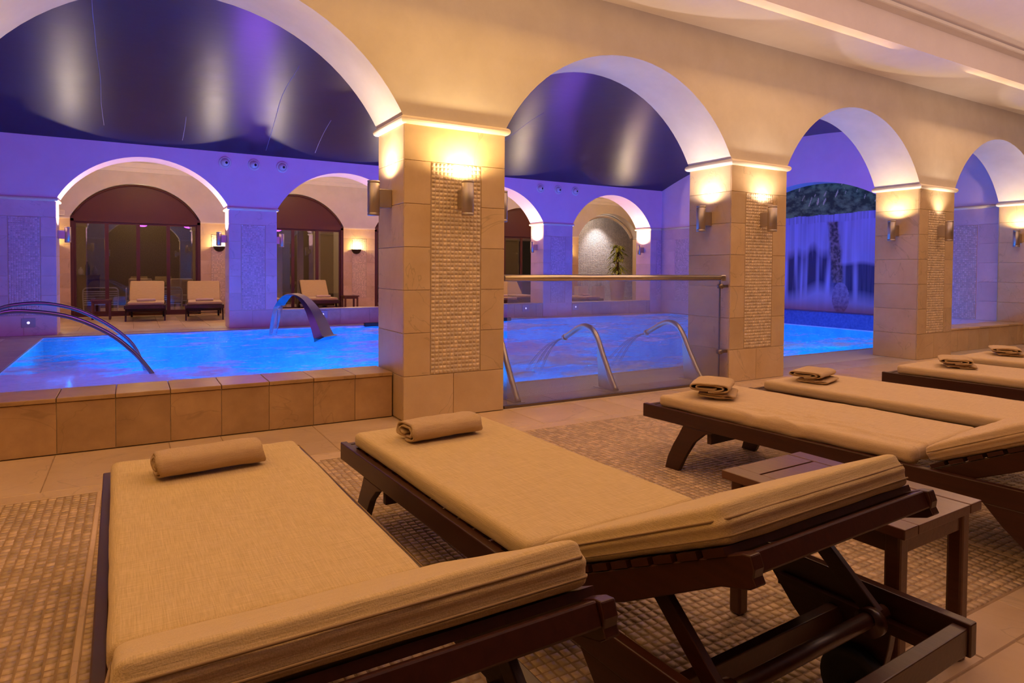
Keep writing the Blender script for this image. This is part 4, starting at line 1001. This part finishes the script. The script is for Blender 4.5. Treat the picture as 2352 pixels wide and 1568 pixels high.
def slat_seat(x, y, rz, label):
    t = thing('slatted_seat', label, 'seat', (x, y, 0), rz)
    for s in (-1, 1): MB().tube(smooth([(s*.36, 0, 0), (s*.38, 0, .5), (s*.34, 0, .64), (s*.2, 0, .66)], 4), .016, 8).obj('frame', M_WHITEP, t)
    MB().tube([(-.2, 0, .66), (.2, 0, .66)], .016, 8).obj('top_rail', M_WHITEP, t)
    for k in range(7): MB().box((-.36, -.012, .22+k*.055), (.36, .012, .25+k*.055)).obj('slat', M_WHITEP, t)
slat_seat(-2.5, 14.6, 0, 'grey slatted seat behind the glass, left of the loungers across the pool'); slat_seat(-1.05, 14.5, 0, 'grey slatted seat behind the glass, between the two loungers across the pool')
t = thing('cabinet', 'low wooden cabinet behind the leftmost glass pane', 'cabinet', (-2.85, 15.0, 0)); MB().box((-.32, -.2, 0), (.32, .2, .95)).obj('body', M_DOOR, t, bevel=.005); MB().box((-.34, -.22, .95), (.34, .22, .98)).obj('top', M_DOOR, t)
for k, (x, h) in enumerate(((-3.08, .24), (-2.94, .20), (-2.80, .34), (-2.64, .22))):
    o = MB().lathe([(0, 0), (.055, 0), (.06, h*.5), (.045, h*.75), (.02, h*.85), (.02, h), (0, h)], (0, 0, 0), 14).obj('jar', [M_RED, M_WHITEP, M_BLACK, M_RED][k]); o.location = (x, 14.98, .98)
    tag(o, ['round brown jar at the left end of the cabinet behind the glass', 'short white jar on the cabinet behind the glass', 'tall black bottle on the cabinet behind the glass', 'brown jar at the right end of the cabinet behind the glass'][k], 'jar')
o = MB().box((-.06, -.05, -.06), (.06, 0, .06)).obj('wall_sensor', M_MOULD, bevel=.01); o.location = (-3.22, YB-.001, 2.45); tag(o, 'small square sensor on the wall above the left end of the glass doors', 'sensor')
# plant alcove
struct(MB().box((11.4, 15.2, -.3), (17.6, 15.3, 4.0)).obj('wall_alcove', M_PALEMOS))
al = struct(MB().box((11.4, 15.18, 0), (17.6, 15.2, .01)).obj('trim_6', M_PALEMOS)); wall_mosaic(al, 'y', 15.2, -1, 11.45, 17.5, .02, 3.2, M_PALEMOS, .05)
spot('alcove_light', (13.6, 14.35, 3.2), (13.7, 15.2, 1.7), 150, (.95, .90, 1), 75, .8)  # added spot that brightens the alcove mosaic, no fixture there
point('alcove_fill', (13.0, 14.3, 3.1), 22, (1, .85, .75), .1)
mb = MB(); rim = [(x, YB+.36, max(arch_z(x-13.01, 1.38), HS)-.09) for x in np.linspace(11.69, 14.33, 33)]
rim = [(11.69, YB+.36, 0)]+rim; mb.tube(rim, .05, 8); struct(mb.obj('trim_7', M_PLASTER))
pl = thing('potted_plant', 'climbing plant on a mossy pole in a tall pale pot in the far alcove', 'plant', (12.75, 12.8, 0))
MB().lathe([(0, 0), (.20, 0), (.28, .80), (.30, .82), (.26, .82), (.24, .76), (0, .76)], (0, 0, 0), 24).obj('pot', M_PLASTER, pl)
MB().tube([(0, 0, .76), (.01, 0, 1.4), (0, 0, 1.93)], .045, 10).obj('moss_pole', M_STEM, pl)
mb = MB(); R2 = random.Random(3)
for k in range(150):
    h = .85+1.2*R2.random()**.8; a = R2.random()*2*pi; r_ = (.10+.28*R2.random())*(1.15-.45*(h-.85)/1.2); s = .06+.05*R2.random()
    c = Vector((r_*cos(a), r_*sin(a), h)); out_ = Vector((cos(a), sin(a), -.35-.5*R2.random())).normalized(); sd = out_.cross(Vector((0, 0, 1))).normalized(); up = sd.cross(out_)
    p = [c-out_*s*1.2, c-out_*s*.3+sd*s*.45+up*.01, c+out_*s*.7+sd*s*.32, c+out_*s*1.4-up*.03, c+out_*s*.7-sd*s*.32, c-out_*s*.3-sd*s*.45+up*.01, c+up*.018]
    mb.add(p, [(0, 1, 6), (1, 2, 6), (2, 3, 6), (3, 4, 6), (4, 5, 6), (5, 0, 6)])
    mb.tube([(0, 0, h-.08), c-out_*s*1.2], .005, 4)
mb.obj('foliage', M_LEAF, pl, kind='stuff')
for x, lb in ((11.6, 'left'), (12.35, 'right')):
    g = thing('grass_planter', lb+' low planter of white upright grass in the far alcove', 'planter', (x, 13.35, 0)); MB().box((-.2, -.12, 0), (.2, .12, .62)).obj('planter_box', M_PLASTER, g); mb = MB()
    for k in range(26):
        a = R2.random()*2*pi; x_ = -.15+.3*R2.random(); h = .2+.16*R2.random(); mb.tube([(x_, 0, .62), (x_+.05*cos(a), .03*sin(a), .62+h*.6), (x_+.12*cos(a), .06*sin(a), .62+h)], [.006, .005, .002], 4)
    mb.obj('grass', M_GRASSW, g, kind='stuff')

# ---------------------------------------------------------------- floor mosaic: nearest visible pieces single, the rest joined
bpy.context.view_layer.update(); dg = bpy.context.evaluated_depsgraph_get()
ctr = np.c_[cells+PITCH/2, np.zeros(len(cells))]; d = ctr-np.array(CAM); zc = d@np.array(fw); px = 1176+F*(d@np.array(rr))/zc; py = 654.6-F*(d@np.array(uu))/zc
ok = (zc > .3) & (px > 5) & (px < 2347) & (py < 1560) & (py > 700); order = np.argsort(np.where(ok, (d**2).sum(1), 1e9)); single = []
for i in order:
    if not ok[i] or len(single) >= 300: break
    p = Vector(ctr[i])+Vector((0, 0, .004)); dr = p-CAM; hit = SC.ray_cast(dg, CAM, dr.normalized(), distance=dr.length-.01)
    if not hit[0]: single.append(i)
mask = np.ones(len(cells), bool); mask[single] = False
P = np.c_[cells[mask], np.full(mask.sum(), -.0125)]
me = mosaic_mesh('floor_mosaic', P, (1, 0, 0), (0, 1, 0), (0, 0, 1), PITCH-GAPM, PITCH-GAPM, .0115, .14); me.materials.append(M_FMOS)
mk('mosaic_field', me, None, fl, kind='stuff')
var = []
for k in range(8):
    P1 = np.array([[0, 0, 0.]]); m_ = mosaic_mesh('mosaic_piece', P1, (1, 0, 0), (0, 1, 0), (0, 0, 1), PITCH-GAPM, PITCH-GAPM, .0115, .14); m_.materials.append(M_FMOS1); var.append(m_)
for k, i in enumerate(single): mk('mosaic_tile', var[k % 8], None, fl, (cells[i][0], cells[i][1], -.0125))

GR = {'pillar': ('front arcade pillars', 'pillars across the pool'), 'lamp': ('uplights on the front pillars', 'uplights on the far pillars'), 'sun lounger': ('sun loungers in front of the pool', 'sun loungers across the pool'),
      'towel': ('towels on the front loungers', 'towels on the loungers across the pool'), 'sconce': ('x', 'bowl sconces on the back wall'), 'spotlight': ('x', 'white eyeball spots on the far wall'), 'water pipe': ('steel water pipes behind the barrier', 'x'),
      'handrail': ('curved handrails at the left of the pool',)*2, 'light': ('x', 'marker lights along the far edge'), 'armchair': ('x', 'pale armchairs behind the glass doors'), 'seat': ('x', 'slatted seats behind the glass doors'), 'jar': ('x', 'jars on the cabinet'), 'panel': ('x', 'pale panels behind the doors'), 'planter': ('x', 'white grass planters'), 'parapet': ('low walls of the front arcade', 'low walls across the pool'), 'bar': ('x', 'grab bars at the far pool edge')}
for o in list(COL.objects):
    if o.parent is None and o.get('category') in GR: o['group'] = GR[o['category']][0 if o.matrix_world.translation.y < 6.5 else 1]
